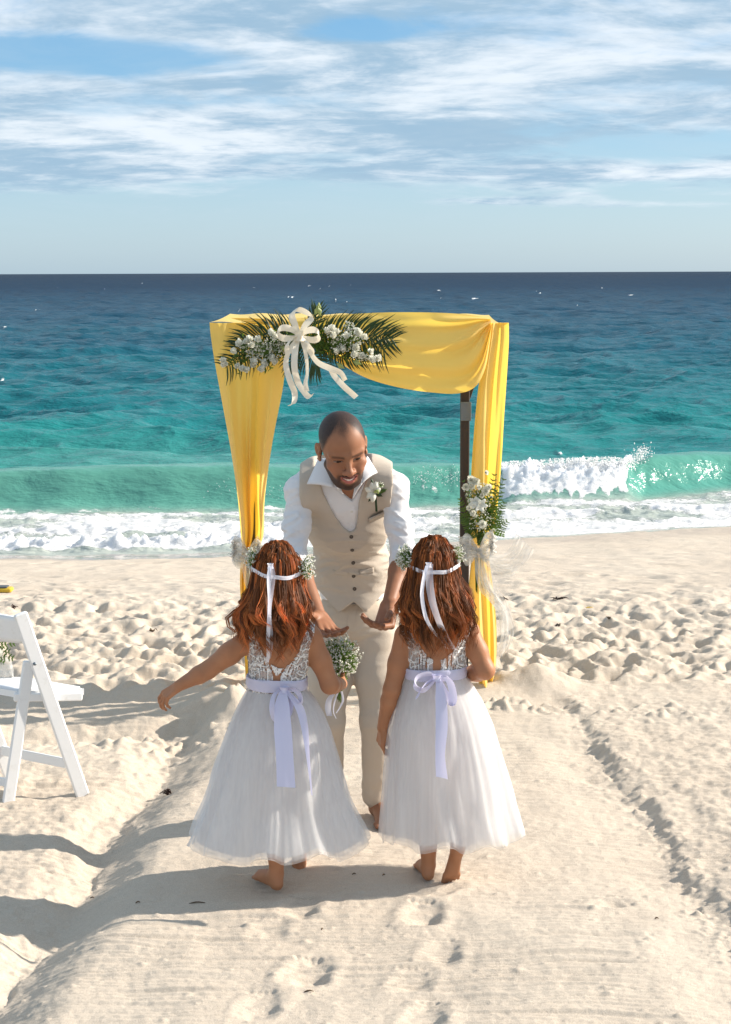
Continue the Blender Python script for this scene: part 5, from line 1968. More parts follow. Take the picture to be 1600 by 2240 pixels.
G2 = dict(seed=33, Y=5.70, label='taller flower girl on the right with her left forearm tucked in front, soles showing',
          waist=(953, 1472), chest=(955, 1408), neck=(955, 1352), head=(950, 1250), sh_l=(890, 1386), sh_r=(1022, 1374),
          arm_l=[(886, 1392, 5.70), (858, 1508, 5.68), (838, 1592, 5.72)],
          arm_r=[(1028, 1384, 5.70), (1062, 1466, 5.66), (1006, 1480, 5.84)],
          rl=(0.036, 0.030, 0.0205), rr=(0.036, 0.032, 0.021), skin=(0.39, 0.178, 0.090), hpitch=-5, hyaw=-2,
          hands=[dict(side='l', d=(-0.10, 0.02, -1.0), n=(0.92, 0.38, 0.0), t=1, curl=[(24, 36, 22), (30, 40, 24), (34, 42, 26), (38, 44, 26)], sc=0.70, thumb=(0.75, 0.35, 0.35)),
                 dict(side='r', d=(-0.8, 0.5, 0.1), n=(0.0, -0.6, -0.8), t=1, curl=[(40, 50, 30)] * 4, sc=0.68)],
          legs=[dict(pts=[(930, 1530, 5.71), (934, 1710, 5.66), (936, 1790, 5.645), (938, 1890, 5.655)], r=(0.070, 0.048, 0.041, 0.024), off=(-0.002, -0.008, -0.052), toe=(-0.16, 0.98, 0.0), up=(0, 0, 1), side=1),
                dict(pts=[(975, 1530, 5.70), (985, 1690, 5.74), (1002, 1790, 5.66), (1003, 1850, 5.60)], r=(0.070, 0.048, 0.040, 0.0235), off=(-0.002, -0.040, -0.012), toe=(-0.17, 0.42, -0.90), up=(0.05, 0.90, 0.42), side=-1)],
          fine=[P(938, 1890, 5.65), P(985, 1890, 5.62)],
          scoop=[(905, 1352), (911, 1390), (921, 1415), (935, 1435), (957, 1447), (978, 1438), (996, 1418), (1004, 1390), (1008, 1350)],
          arm_hole_l=[(877, 1345), (879, 1380), (884, 1410), (886, 1440), (878, 1460)], arm_hole_r=[(1034, 1345), (1031, 1380), (1026, 1410), (1022, 1440), (1030, 1460)], zip=(957, 1460),
          skirt=[(1478, 884, 1020), (1500, 876, 1036), (1530, 866, 1054), (1580, 853, 1076), (1640, 845, 1092), (1700, 839, 1107), (1760, 835, 1122), (1805, 831, 1138), (1828, 830, 1144)],
          sway=0.0, sash=[(884, 1468), (1020, 1466)], knot=(956, 1482, 5.60),
          bow=[('bow_loop', [(952, 1481, 5.605), (938, 1477, 5.59), (915, 1486, 5.575), (912, 1500, 5.57), (928, 1506, 5.575), (945, 1492, 5.59), (954, 1483, 5.60)], (0.014, 0.028, 0.034, 0.034, 0.032, 0.024, 0.012), (0.1, -0.7, 0.7), 0.25),
               ('bow_loop', [(958, 1480, 5.605), (975, 1478, 5.59), (990, 1495, 5.575), (996, 1530, 5.56), (988, 1545, 5.56), (976, 1520, 5.58), (960, 1484, 5.60)], (0.014, 0.028, 0.034, 0.036, 0.034, 0.026, 0.012), (0.7, -0.7, 0.2), 0.25),
               ('bow_tail', [(950, 1486, 5.595), (930, 1500, 5.575), (919, 1515, 5.565), (916, 1524, 5.56)], (0.014, 0.030, 0.036, 0.030), (0.5, -0.2, 0.8), 0.1),
               ('bow_tail', [(960, 1486, 5.595), (966, 1530, 5.555), (968, 1590, 5.51), (965, 1650, 5.475), (970, 1702, 5.445)], (0.018, 0.040, 0.044, 0.036, 0.050), ((1, -0.2, 0), (0.9, -0.4, 0), (0.7, -0.6, 0)), 0.15)],
          hair=(0.27, 0.088, 0.023), hair_len=0.320, fan=(0.01, 0.035), locks=135, strands=20,
          ribbon=[(890, 1230, 5.62), (950, 1238, 5.58), (1000, 1232, 5.62)], rib_dz=0.028, rib_tilt=0.004, rib_knot=(938, 1236, 5.592),
          tails=[[(936, 1236, 5.585), (928, 1262, 5.555), (923, 1300, 5.535), (930, 1345, 5.525), (945, 1375, 5.53), (968, 1402, 5.555), (978, 1418, 5.59)],
                 [(940, 1236, 5.583), (940, 1275, 5.550), (948, 1320, 5.530), (962, 1360, 5.522), (978, 1395, 5.55), (992, 1420, 5.585)]],
          tail_w=[0.014, 0.026],
          sprays=[((884, 1218, 5.68), (0.030, 0.045, 0.050), 190), ((1002, 1215, 5.68), (0.026, 0.040, 0.042), 110)])

GIRL1 = build_girl(G1)
GIRL2 = build_girl(G2)


# ------------------------------------------------------------------ wedding arch
def build_arch():
    z0 = ground(0.55, 8.52) - 0.05
    xr, xl = P(1017, 1000, 8.52)[0], P(553, 1450, 8.52)[0]
    ztop = P(1090, 712, 8.3)[2] - 0.03
    arch = empty('wedding_arch', ((xl + xr) / 2, 8.52, 0.0))
    tag(arch, 'dark wooden wedding arch on two posts under yellow cloth, standing on the sand', 'arch')

    def part(name, *a, m='dark_wood', parent=arch, **k):
        mb = MB()
        mb.add(*bar(*a, **k))
        return mb.build(name, M[m], parent, smooth=False)
    posts = []
    for x in (xl, xr):
        posts.append(part('post', (x, 8.52, z0), (x, 8.52, ztop - 0.022), 0.046, 0.046, up=(0, 1, 0), bev=0.004))
    x0, x1 = P(462, 712, 8.32)[0], P(1108, 714, 8.32)[0]
    for y in (8.33, 9.15):
        part('beam', (x0, y, ztop), (x1, y, ztop), 0.036, 0.045, up=(0, 0, 1), bev=0.003)
    for x in (x0 + 0.02, xl, xr, x1 - 0.02):
        part('cross_beam', (x, 8.352, ztop), (x, 9.128, ztop), 0.036, 0.042, up=(0, 0, 1), bev=0.003)
    for x, s in ((xl, 1), (xl, -1), (xr, 1), (xr, -1)):
        b = np.array([x + s * 0.12, 8.52, ztop - 0.02])
        part('brace', (x + s * 0.012, 8.52, ztop - 0.34 if s > 0 else ztop - 0.22), b, 0.03, 0.03, up=(0, 1, 0), bev=0.003)
    mb = MB()
    c = P(1020, 900, 8.485)
    mb.add(*box(c, (0.052, 0.010, 0.095), None, 0.002))
    for dz in (-0.03, 0.03):
        mb.add(*tube([c + np.array([0, -0.004, dz]), c + np.array([0, -0.010, dz])], 0.005, 8))
    mb.build('bracket_plate', M['grey_metal'], arch, smooth=False)
    return arch


ARCH = build_arch()


def curtain(rows, folds, amp, nc=90, nr=110, seed=0, lag=0.25):
    """hanging cloth: rows of (py, left px, right px, distance); folds gather where it narrows"""
    r = np.array(rows, float)
    t = (r[:, 0] - r[0, 0]) / (r[-1, 0] - r[0, 0])
    tt = np.linspace(0, 1, nr)
    r[:, 3] -= 0.13 * sstep(8.28, 8.50, r[:, 3])
    py, L, R_, Yd = [np.interp(tt, t, r[:, i]) for i in range(4)]
    k = np.ones(7) / 7
    sm = lambda a: np.convolve(np.pad(a, 3, 'edge'), k, 'valid')
    L, R_, Yd = sm(L), sm(R_), sm(Yd)
    u = np.linspace(0, 1, nc)
    wmax = (R_ - L).max()
    V = np.zeros((nr, nc, 3))
    for i in range(nr):
        gather = (wmax / max(R_[i] - L[i], 8)) ** 0.5
        d = np.zeros(nc)
        for n, wgt, ph in folds:
            uu = u + 0.06 * noise2(u * 2 + seed, np.full(nc, tt[i] * 1.5), seed + 1)
            d += wgt * np.sin(2 * math.pi * (n * uu + ph + lag * math.sin(2.2 * tt[i] + n)))
        d += 0.35 * noise2(u * 5 + seed, np.full(nc, tt[i] * 4), seed + 2) * (0.4 + tt[i])
        d *= amp * gather * (0.25 + 0.75 * min(1, tt[i] * 3))
        a = P(L[i], py[i], Yd[i])
        b = P(R_[i], py[i], Yd[i])
        V[i] = a + (b - a) * u[:, None]
        V[i, :, 1] += d
    return V


def cloth_obj(V, name, m, label, cat, group=None):
    o = mesh_np(name, V.reshape(-1, 3), grid_faces(V.shape[0], V.shape[1]), M[m], origin=V.reshape(-1, 3).mean(0))
    tag(o, label, cat, group)
    return o


def build_drapes():
    grp = 'yellow cloths on the wedding arch'
    V = curtain([(706, 458, 624, 8.28), (735, 461, 625, 8.27), (790, 469, 624, 8.27), (840, 478, 621, 8.29), (880, 485, 613, 8.32), (940, 495, 601, 8.38), (1000, 504, 591, 8.45),
                 (1060, 512, 583, 8.52), (1110, 518, 579, 8.57), (1150, 521, 581, 8.60), (1185, 523, 577, 8.63), (1208, 528, 560, 8.65), (1225, 524, 556, 8.65), (1270, 520, 552, 8.66),
                 (1340, 524, 560, 8.66), (1420, 533, 572, 8.66), (1490, 538, 578, 8.66)],
                [(1.6, 0.9, 0.15), (2.7, 0.5, 0.4), (5.3, 0.14, 0.1)], 0.055, seed=3)
    cloth_obj(V, 'yellow_drape', 'yellow_chiffon', 'yellow cloth hanging down the left post, broad at the top and tied low', 'drape', grp)
    V = curtain([(706, 1071, 1113, 8.28), (740, 1066, 1114, 8.28), (790, 1056, 1111, 8.30), (850, 1046, 1107, 8.36), (920, 1039, 1102, 8.42), (1000, 1033, 1098, 8.50), (1080, 1029, 1092, 8.57),
                 (1130, 1028, 1087, 8.60), (1180, 1029, 1080, 8.62), (1208, 1034, 1068, 8.63), (1230, 1031, 1071, 8.63), (1290, 1025, 1080, 8.62), (1370, 1025, 1088, 8.60), (1440, 1034, 1089, 8.58),
                 (1490, 1046, 1083, 8.56), (1523, 1056, 1077, 8.55)],
                [(1.1, 0.9, 0.3), (2.3, 0.5, 0.0), (4.3, 0.16, 0.2)], 0.050, seed=9)
    cloth_obj(V, 'yellow_drape', 'yellow_chiffon', 'narrow yellow cloth hanging down the right post to the sand heap', 'drape', grp)
    # swag along the front beam, gathered at the right corner
    up = spline([(500, 694), (570, 695), (622, 698), (700, 692), (800, 685), (880, 683), (960, 684), (1020, 688), (1073, 696)], 130)
    lo = spline([(560, 712), (620, 716), (655, 726), (695, 760), (740, 792), (800, 826), (870, 847), (940, 858), (1000, 861), (1040, 846), (1062, 806), (1072, 750), (1076, 712)], 130)
    nr = 70
    V = np.zeros((nr, 130, 3))
    for j in range(130):
        s = j / 129
        for i in range(nr):
            v = i / (nr - 1)
            px = up[j, 0] * (1 - v) + lo[j, 0] * v
            py = up[j, 1] * (1 - v) + lo[j, 1] * v
            belly = math.sin(math.pi * min(1, v * 0.92 + 0.05)) * math.sin(math.pi * (0.15 + 0.8 * s))
            env = (0.25 + 0.75 * s) * sstep(0, 0.12, v)
            fo = math.sin(2 * math.pi * (3.2 * v ** 1.15 + 0.25 * math.sin(3 * s))) * 0.6 + math.sin(2 * math.pi * (6.1 * v - 0.5 * s)) * 0.32 * sstep(0.3, 0.9, s) + 0.35 * math.sin(2 * math.pi * (1.3 * v + 0.9 * s))
            V[i, j] = P(px, py, 8.27 - 0.055 * belly - 0.032 * env * fo - 0.02)
    V[..., 1] += 0.012 * noise2(np.tile(np.linspace(0, 5, 130), (nr, 1)), np.tile(np.linspace(0, 7, nr)[:, None], (1, 130)), 7)
    cloth_obj(V, 'yellow_drape', 'yellow_chiffon', 'yellow swag across the top of the arch, bunched at its right corner', 'drape', grp)
    # cloth laid over the top of the frame, front edge to back edge
    nr, nc = 16, 60
    a, b = P(458, 708, 8.27), P(1113, 711, 8.27)
    c, d = P(504, 689, 9.20), P(1070, 690, 9.20)
    u = np.linspace(0, 1, nc)[None, :, None]
    v = np.linspace(0, 1, nr)[:, None, None]
    V = (a * (1 - u) + b * u) * (1 - v) + (c * (1 - u) + d * u) * v
    V[..., 2] += 0.006 - 0.016 * np.sin(v[..., 0] * math.pi) * (0.6 + 0.4 * np.sin(u[..., 0] * 14)) + 0.004 * np.sin(u[..., 0] * 40 + 3 * v[..., 0])
    cloth_obj(V, 'yellow_drape', 'yellow_chiffon', 'flat yellow cloth laid over the roof of the arch', 'drape', grp)


build_drapes()


def frond(rg, mb, path, lens, sides=(1, 1), n=26, w=0.0055, sweep=0.55, droop=0.25, face=(0, -1, 0)):
    """feather leaf: midrib with narrow pointed leaflets swept towards its tip"""
    sp = spline(path, 60)
    V, F = tube(sp, np.linspace(0.0045, 0.0012, 60), 5)
    mb.add(V, F)
    tg = np.gradient(sp, axis=0)
    tg /= np.linalg.norm(tg, axis=1)[:, None]
    f = nrm(face)
    for i in range(n):
        s = (i + 0.5) / n
        k = int(s * 57) + 1
        t = tg[k]
        for sd in (0, 1):
            if not sides[sd] or rg.random() < 0.04:
                continue
            out = nrm(np.cross(t, f)) * (1 if sd == 0 else -1)
            L = np.interp(s, np.linspace(0, 1, len(lens)), lens) * rg.uniform(0.85, 1.1)
            sw = sweep * (0.7 + 0.8 * s) + rg.normal(0, 0.07)
            d0 = nrm(out * math.cos(sw) + t * math.sin(sw) + f * rg.normal(0.05, 0.10))
            d1 = nrm(d0 + t * 0.35 + np.array([0, 0, -droop]) * rg.uniform(0.4, 1.3))
            p0 = sp[k]
            p1 = p0 + d0 * L * 0.55
            p2 = p1 + d1 * L * 0.45
            q = spline([p0, p1, p2], 7)
            wd = w * np.array([0.5, 0.95, 1.0, 0.9, 0.7, 0.4, 0.08])
            wv = nrm(np.cross(d0, f) + rg.normal(size=3) * 0.25)
            Vs, Fs = strip(q, wv, wd, 0.25)
            mb.add(Vs, Fs)
    return mb


def pl(pts, Y):
    return [P(q[0], q[1], q[2] if len(q) > 2 else Y) for q in pts]


def build_garland():
    rg = np.random.default_rng(17)
    c = P(655, 745, 8.18)
    root = empty('flower_garland', c)
    tag(root, 'palm fronds and white carnations fixed to the top left of the arch', 'flower garland')
    specs = [([(648, 738), (600, 742), (545, 768), (492, 806)], 8.17, [0.17, 0.17, 0.15, 0.10], (1, 1), 24, 0.35),
             ([(640, 732), (590, 728), (545, 742), (515, 762)], 8.19, [0.14, 0.15, 0.13, 0.08], (1, 1), 18, 0.45),
             ([(668, 742), (730, 736), (790, 742), (845, 768)], 8.16, [0.13, 0.17, 0.19, 0.12], (1, 1), 27, 0.40),
             ([(690, 735), (760, 728), (820, 735), (862, 742)], 8.18, [0.10, 0.14, 0.17, 0.10], (1, 1), 24, 0.55),
             ([(655, 742), (672, 768), (690, 795), (700, 806)], 8.20, [0.12, 0.14, 0.13, 0.08], (1, 1), 16, 0.60),
             ([(655, 745), (640, 770), (636, 800), (640, 815)], 8.20, [0.08, 0.09, 0.08, 0.05], (1, 1), 12, 0.60),
             ([(672, 735), (685, 712), (692, 690), (694, 676)], 8.19, [0.06, 0.09, 0.09, 0.06], (1, 1), 12, 0.75),
             ([(690, 752), (720, 768), (755, 784), (800, 792)], 8.17, [0.07, 0.08, 0.08, 0.05], (1, 1), 18, 0.5)]
    for path, Y, lens, sd, n, sw in specs:
        mb = MB()
        frond(rg, mb, pl(path, Y), [l * 0.88 for l in lens], sd, int(n * 1.3), 0.0080, sw, 0.10)
        mb.build('palm_frond', M['palm_green'], root)
    for px, py in ((512, 770), (523, 755), (538, 748), (546, 743), (548, 759), (563, 745), (597, 730), (606, 738), (551, 792), (556, 800), (519, 803), (528, 809), (536, 811), (575, 793), (582, 800),
                   (595, 786), (604, 792), (570, 810), (486, 790), (492, 800),
                   (721, 725), (727, 722), (740, 727), (760, 737), (783, 727), (785, 735), (798, 740), (756, 766), (780, 763), (811, 771), (794, 782), (775, 778), (815, 788), (826, 786), (742, 772), (728, 735)):
        Y = 8.10 + rg.uniform(-0.015, 0.02)
        p = P(px + rg.normal(0, 1), py + rg.normal(0, 1), Y)
        ax_ = np.array([rg.normal(0, 0.5), -0.55, 0.75])
        carnation(rg, p, ax_, rg.uniform(0.014, 0.020), 1.5).build('carnation', M['white_petal'], root)
    for path in ([(640, 745), (590, 765), (545, 785), (500, 795)], [(640, 742), (590, 752), (530, 765)], [(640, 748), (600, 780), (575, 800)],
                 [(670, 742), (720, 745), (770, 760), (815, 782)], [(670, 740), (730, 735), (790, 738)], [(672, 745), (720, 765), (780, 775)]):
        mb = MB()
        sp = spline(pl(path, 8.145), 16)
        mb.add(*tube(sp, 0.0022, 5))
        for k in range(110):
            p = sp[rg.integers(1, 16)] + rg.normal(size=3) * np.array([0.012, 0.006, 0.02])
            d = nrm(rg.normal(size=3) * np.array([1, 0.5, 1]) + np.array([0, -0.5, 0.2])) * rg.uniform(0.02, 0.045)
            w = nrm(np.cross(d, rg.normal(size=3))) * rg.uniform(0.004, 0.008)
            mb.add([p, p + d * 0.45 + w, p + d, p + d * 0.45 - w], [(0, 1, 2), (0, 2, 3)])
        mb.build('leafy_stem', M['fern_green'], root, smooth=False)
    for q, r_, n in (((575, 765, 8.12), (0.12, 0.02, 0.055), 330), ((755, 745, 8.12), (0.09, 0.02, 0.06), 200), ((765, 715, 8.14), (0.03, 0.015, 0.03), 60), ((625, 752, 8.12), (0.04, 0.02, 0.05), 90), ((795, 780, 8.12), (0.05, 0.015, 0.02), 70)):
        bl, st = breath(rg, P(*q), r_, n, size=0.0036, stems=0.5, shell=0.2)
        tag(bl.build('blossoms', M['white_petal'], root, smooth=False), kind='stuff')
        tag(st.build('sprigs', M['stem_green'], root, smooth=False), kind='stuff')
    for px, py, a in ((608, 745, 0.3), (612, 760, -0.2), (620, 750, 0.8), (690, 690, 1.2), (697, 684, 1.5), (703, 692, 1.9), (735, 795, -0.5), (770, 790, -0.3)):
        p = P(px, py, 8.11)
        d = np.array([math.cos(a), -0.2, math.sin(a)]) * 0.05
        w = nrm(np.cross(d, (0, -1, 0.2))) * 0.013
        V, F = slab(coons([p - w * 0.3, p + d * 0.5 + w, p + d, p + d * 0.5 - w], 5, 5, (0, -0.006, 0)), 0.001)
        mesh_np('pale_leaf', V, F, M['pale_leaf'], root)
    # cream bow tied over the middle
    bc = P(655, 733, 8.06)
    bow = empty('ribbon_bow', bc)
    tag(bow, 'cream satin bow with long fluttering tails at the middle of the garland', 'bow')

    def rb(name, pts, wd, wv, Y=8.06, cu=0.10, n=34):
        sp = spline(pl(pts, Y), n)
        w_ = np.interp(np.linspace(0, 1, n), np.linspace(0, 1, len(wd)), wd) * (0.82 if name == 'tail' else 0.92)
        wv_ = spline(wv, n) if isinstance(wv[0], (tuple, list)) else np.array(wv, float)
        V, F = strip(sp, wv_, w_, cu)
        mesh_np(name, V, F, M['cream_ribbon'], bow)
    W = 0.037
    rb('loop', [(655, 733), (646, 712, 8.04), (638, 690, 8.03), (648, 676, 8.05), (668, 681, 8.06), (684, 692, 8.05), (681, 700, 8.03), (668, 712, 8.04), (657, 732)], (0.02, W, W, W, W, W, 0.02), ((0.8, 0, 0.5), (0.9, -0.3, 0.3), (0.3, -0.6, 0.7), (0.3, -0.5, -0.8), (0.8, 0, -0.5)))
    rb('loop', [(655, 733), (636, 720, 8.02), (616, 718, 8.00), (606, 727, 8.03), (616, 738, 8.06), (636, 740, 8.05), (654, 735)], (0.02, W, W, W, W, 0.02), (0.2, -0.35, 0.9))
    rb('loop', [(655, 733), (676, 722, 8.02), (692, 722, 8.00), (699, 735, 8.03), (690, 744, 8.06), (672, 742, 8.05), (656, 735)], (0.02, W, W, W, W, 0.02), (-0.2, -0.35, 0.9))
    rb('loop', [(655, 733), (640, 742, 8.02), (628, 758, 8.01), (632, 775, 8.04), (642, 760, 8.07), (654, 736)], (0.02, W * 0.8, W * 0.8, W * 0.8, 0.02), (0.8, -0.3, 0.5))
    rb('loop', [(655, 733), (668, 745, 8.01), (682, 760, 8.00), (680, 772, 8.03), (668, 764, 8.06), (657, 737)], (0.02, W, W, W, 0.02), (0.8, -0.3, -0.5))
    rb('tail', [(653, 736), (634, 765, 8.02), (626, 795, 8.03), (634, 830, 8.00), (645, 860, 8.02), (643, 882, 8.00), (632, 886, 8.00)], (0.018, 0.030, 0.034, 0.036, 0.036, 0.033, 0.022), ((1, 0, 0), (1, -0.3, 0.2), (1, 0.3, 0.2), (0.9, 0.1, 0.5)))
    rb('tail', [(654, 738), (646, 770, 8.01), (645, 805, 7.99), (652, 835, 8.01), (664, 855, 8.0), (676, 868, 8.0), (685, 864, 8.0)], (0.018, 0.038, 0.038, 0.038, 0.034, 0.034, 0.022), ((1, 0, 0), (1, -0.2, 0.1), (0.8, -0.1, 0.6), (0.5, 0.2, 0.9)))
    rb('tail', [(658, 738), (670, 775, 8.02), (673, 815, 8.02), (669, 838, 8.0), (672, 856, 8.0)], (0.018, 0.028, 0.022, 0.026, 0.027), ((1, -0.3, 0), (0.8, -0.6, 0), (0.9, 0.3, 0)))
    rb('tail', [(660, 738), (676, 765, 8.02), (696, 792, 8.0), (722, 805, 7.97), (745, 815, 7.98), (756, 832, 8.0)], (0.018, 0.030, 0.038, 0.038, 0.034, 0.030), ((0.8, -0.2, -0.4), (0.5, -0.5, 0.7), (0.4, -0.3, 0.85), (0.8, -0.3, 0.5)))
    rb('tail', [(720, 802, 8.0), (732, 822, 7.99), (752, 844, 7.97), (770, 860, 7.98), (780, 869, 7.98)], (0.022, 0.034, 0.036, 0.036, 0.035), ((0.7, -0.2, 0.6), (0.7, -0.3, 0.6)))
    mb = MB()
    mb.add(*strip([bc + np.array([0.020 * math.cos(a), 0.016 * math.sin(a) - 0.008, -0.006]) for a in np.linspace(0, 2 * math.pi, 16)], (0, 0, 1), 0.045, 0.15))
    mb.build('knot', M['cream_ribbon'], bow)


build_garland()


def fern(rg, mb, path, L, n=12, w=0.010):
    """leather-leaf fern: triangular blade of toothed side fronds"""
    sp = spline(path, 30)
    mb.add(*tube(sp, np.linspace(0.0018, 0.0007, 30), 4))
    tg = np.gradient(sp, axis=0)
    tg /= np.linalg.norm(tg, axis=1)[:, None]
    f = nrm(np.array([rg.normal(0, 0.3), -1, rg.normal(0, 0.4)]))
    for i in range(n):
        s = 0.12 + 0.86 * i / (n - 1)
        k = min(int(s * 29), 28)
        for sd in (1, -1):
            out = nrm(np.cross(tg[k], f)) * sd
            l = L * (1 - 0.86 * s) + 0.006
            d = nrm(out + tg[k] * 0.55)
            wv = nrm(np.cross(d, f))
            m = 4
            for q in range(m):
                b = sp[k] + d * l * q / m
                e = d * l / m * 1.5
                ww = wv * w * (1 - 0.15 * q) * 0.5
                mb.add([b, b + e * 0.45 + ww, b + e, b + e * 0.45 - ww], [(0, 1, 2), (0, 2, 3)])
    return mb


def build_post_spray():
    P = lambda px, py, Y: globals()['P'](px, py, Y - 0.13)
    rg = np.random.default_rng(29)
    c = P(1055, 1105, 8.47)
    root = empty('flower_spray', c)
    tag(root, 'upright spray of white flowers and fern tied to the right post above a tulle bow', 'flower spray')
    base = P(1050, 1190, 8.52)
    for tip, L in (((1103, 1046), 0.055), ((1082, 1036), 0.05), ((1104, 1098), 0.05), ((1110, 1140), 0.065), ((1100, 1075), 0.05), ((1006, 1090), 0.045), ((1010, 1130), 0.045), ((1014, 1050), 0.045), ((1070, 1090), 0.05),
                   ((1090, 1112), 0.05), ((1022, 1160), 0.04), ((1086, 1060), 0.055)):
        mb = MB()
        tp = P(tip[0], tip[1], 8.46)
        m = base * 0.35 + tp * 0.65 + np.array([rg.normal(0, 0.01), -0.02, 0.0])
        fern(rg, mb, [base * 0.6 + tp * 0.4, m, tp], L, 11, 0.011)
        mb.build('fern_leaf', M['fern_green'], root, smooth=False)
    mb = MB()
    for k in range(46):
        t = P(rg.uniform(1018, 1088), rg.uniform(1060, 1165), 8.45 + rg.uniform(-0.03, 0.03))
        sp = spline([base + rg.normal(size=3) * 0.006, (base + t) / 2 + rg.normal(size=3) * 0.012, t], 8)
        mb.add(*tube(sp, np.linspace(0.002, 0.001, 8), 4, False))
        for j in range(6):
            p = sp[rg.integers(2, 8)]
            d = nrm(rg.normal(size=3) + np.array([0, -0.4, 0.3])) * rg.uniform(0.012, 0.03)
            w = nrm(np.cross(d, rg.normal(size=3))) * rg.uniform(0.003, 0.006)
            mb.add([p, p + d * 0.45 + w, p + d, p + d * 0.45 - w], [(0, 1, 2), (0, 2, 3)])
    tag(mb.build('leafy_stems', M['fern_green'], root, smooth=False), kind='stuff')
    for px, py, r in ((1030, 1050, 0.020), (1042, 1054, 0.020), (1020, 1066, 0.020), (1034, 1064, 0.018), (1064, 1074, 0.020), (1070, 1066, 0.017), (1064, 1034, 0.012), (1056, 1147, 0.020), (1027, 1112, 0.015), (1036, 1123, 0.016),
                      (1056, 1084, 0.014), (1048, 1066, 0.014)):
        carnation(rg, P(px, py, 8.405), (rg.normal(0, 0.4), -0.9, 0.5), r, 1.1).build('carnation', M['white_petal'], root)
    petal_flower(rg, P(1050, 1105, 8.395), (0.1, -1, 0.35), 0.042, 6, 0.25, 1, 0.26).build('lily', M['white_petal'], root)
    petal_flower(rg, P(1040, 1100, 8.40), (-0.3, -1, 0.2), 0.036, 6, 0.35, 1, 0.30).build('lily', M['white_petal'], root)
    for q, r_, n in (((1048, 1085, 8.43), (0.075, 0.03, 0.09), 240), ((1052, 1140, 8.43), (0.06, 0.03, 0.06), 130)):
        bl, st = breath(rg, P(*q), r_, n, size=0.0034, stems=0.6, shell=0.3)
        tag(bl.build('blossoms', M['white_petal'], root, smooth=False), kind='stuff')
        tag(st.build('sprigs', M['stem_green'], root, smooth=False), kind='stuff')
    mb = MB()
    for k in range(14):
        a, b = P(1046 + rg.normal(0, 4), 1215, 8.56), P(1046 + rg.normal(0, 4), 1290 + rg.normal(0, 8), 8.55)
        mb.add(*tube([a, (a + b) / 2, b], 0.0022, 5))
    mb.build('cut_stems', M['fern_green'], root)


build_post_spray()


def sheet(path, wv, wd, n=40, across=12, ruffle=0.01, seed=0):
    """loose strip of netting, rippled across"""
    sp = spline(path, n)
    wv_ = spline(wv, n) if len(wv) > 1 else np.repeat(np.array(wv, float), n, 0)
    wv_ = wv_ / np.linalg.norm(wv_, axis=1)[:, None]
    wd_ = np.interp(np.linspace(0, 1, n), np.linspace(0, 1, len(wd)), wd)
    t = np.gradient(sp, axis=0)
    nn = np.cross(t, wv_)
    nn /= np.linalg.norm(nn, axis=1)[:, None] + 1e-9
    s = np.linspace(-0.5, 0.5, across)
    rip = noise2(np.tile(s * 7, (n, 1)) + seed, np.tile(np.linspace(0, 3, n)[:, None], (1, across)), seed)
    V = sp[:, None] + wv_[:, None] * (wd_[:, None] * s[None])[..., None] + nn[:, None] * (ruffle * rip * (0.3 + wd_[:, None] / max(wd)))[..., None]
    return V.reshape(-1, 3), grid_faces(n, across)


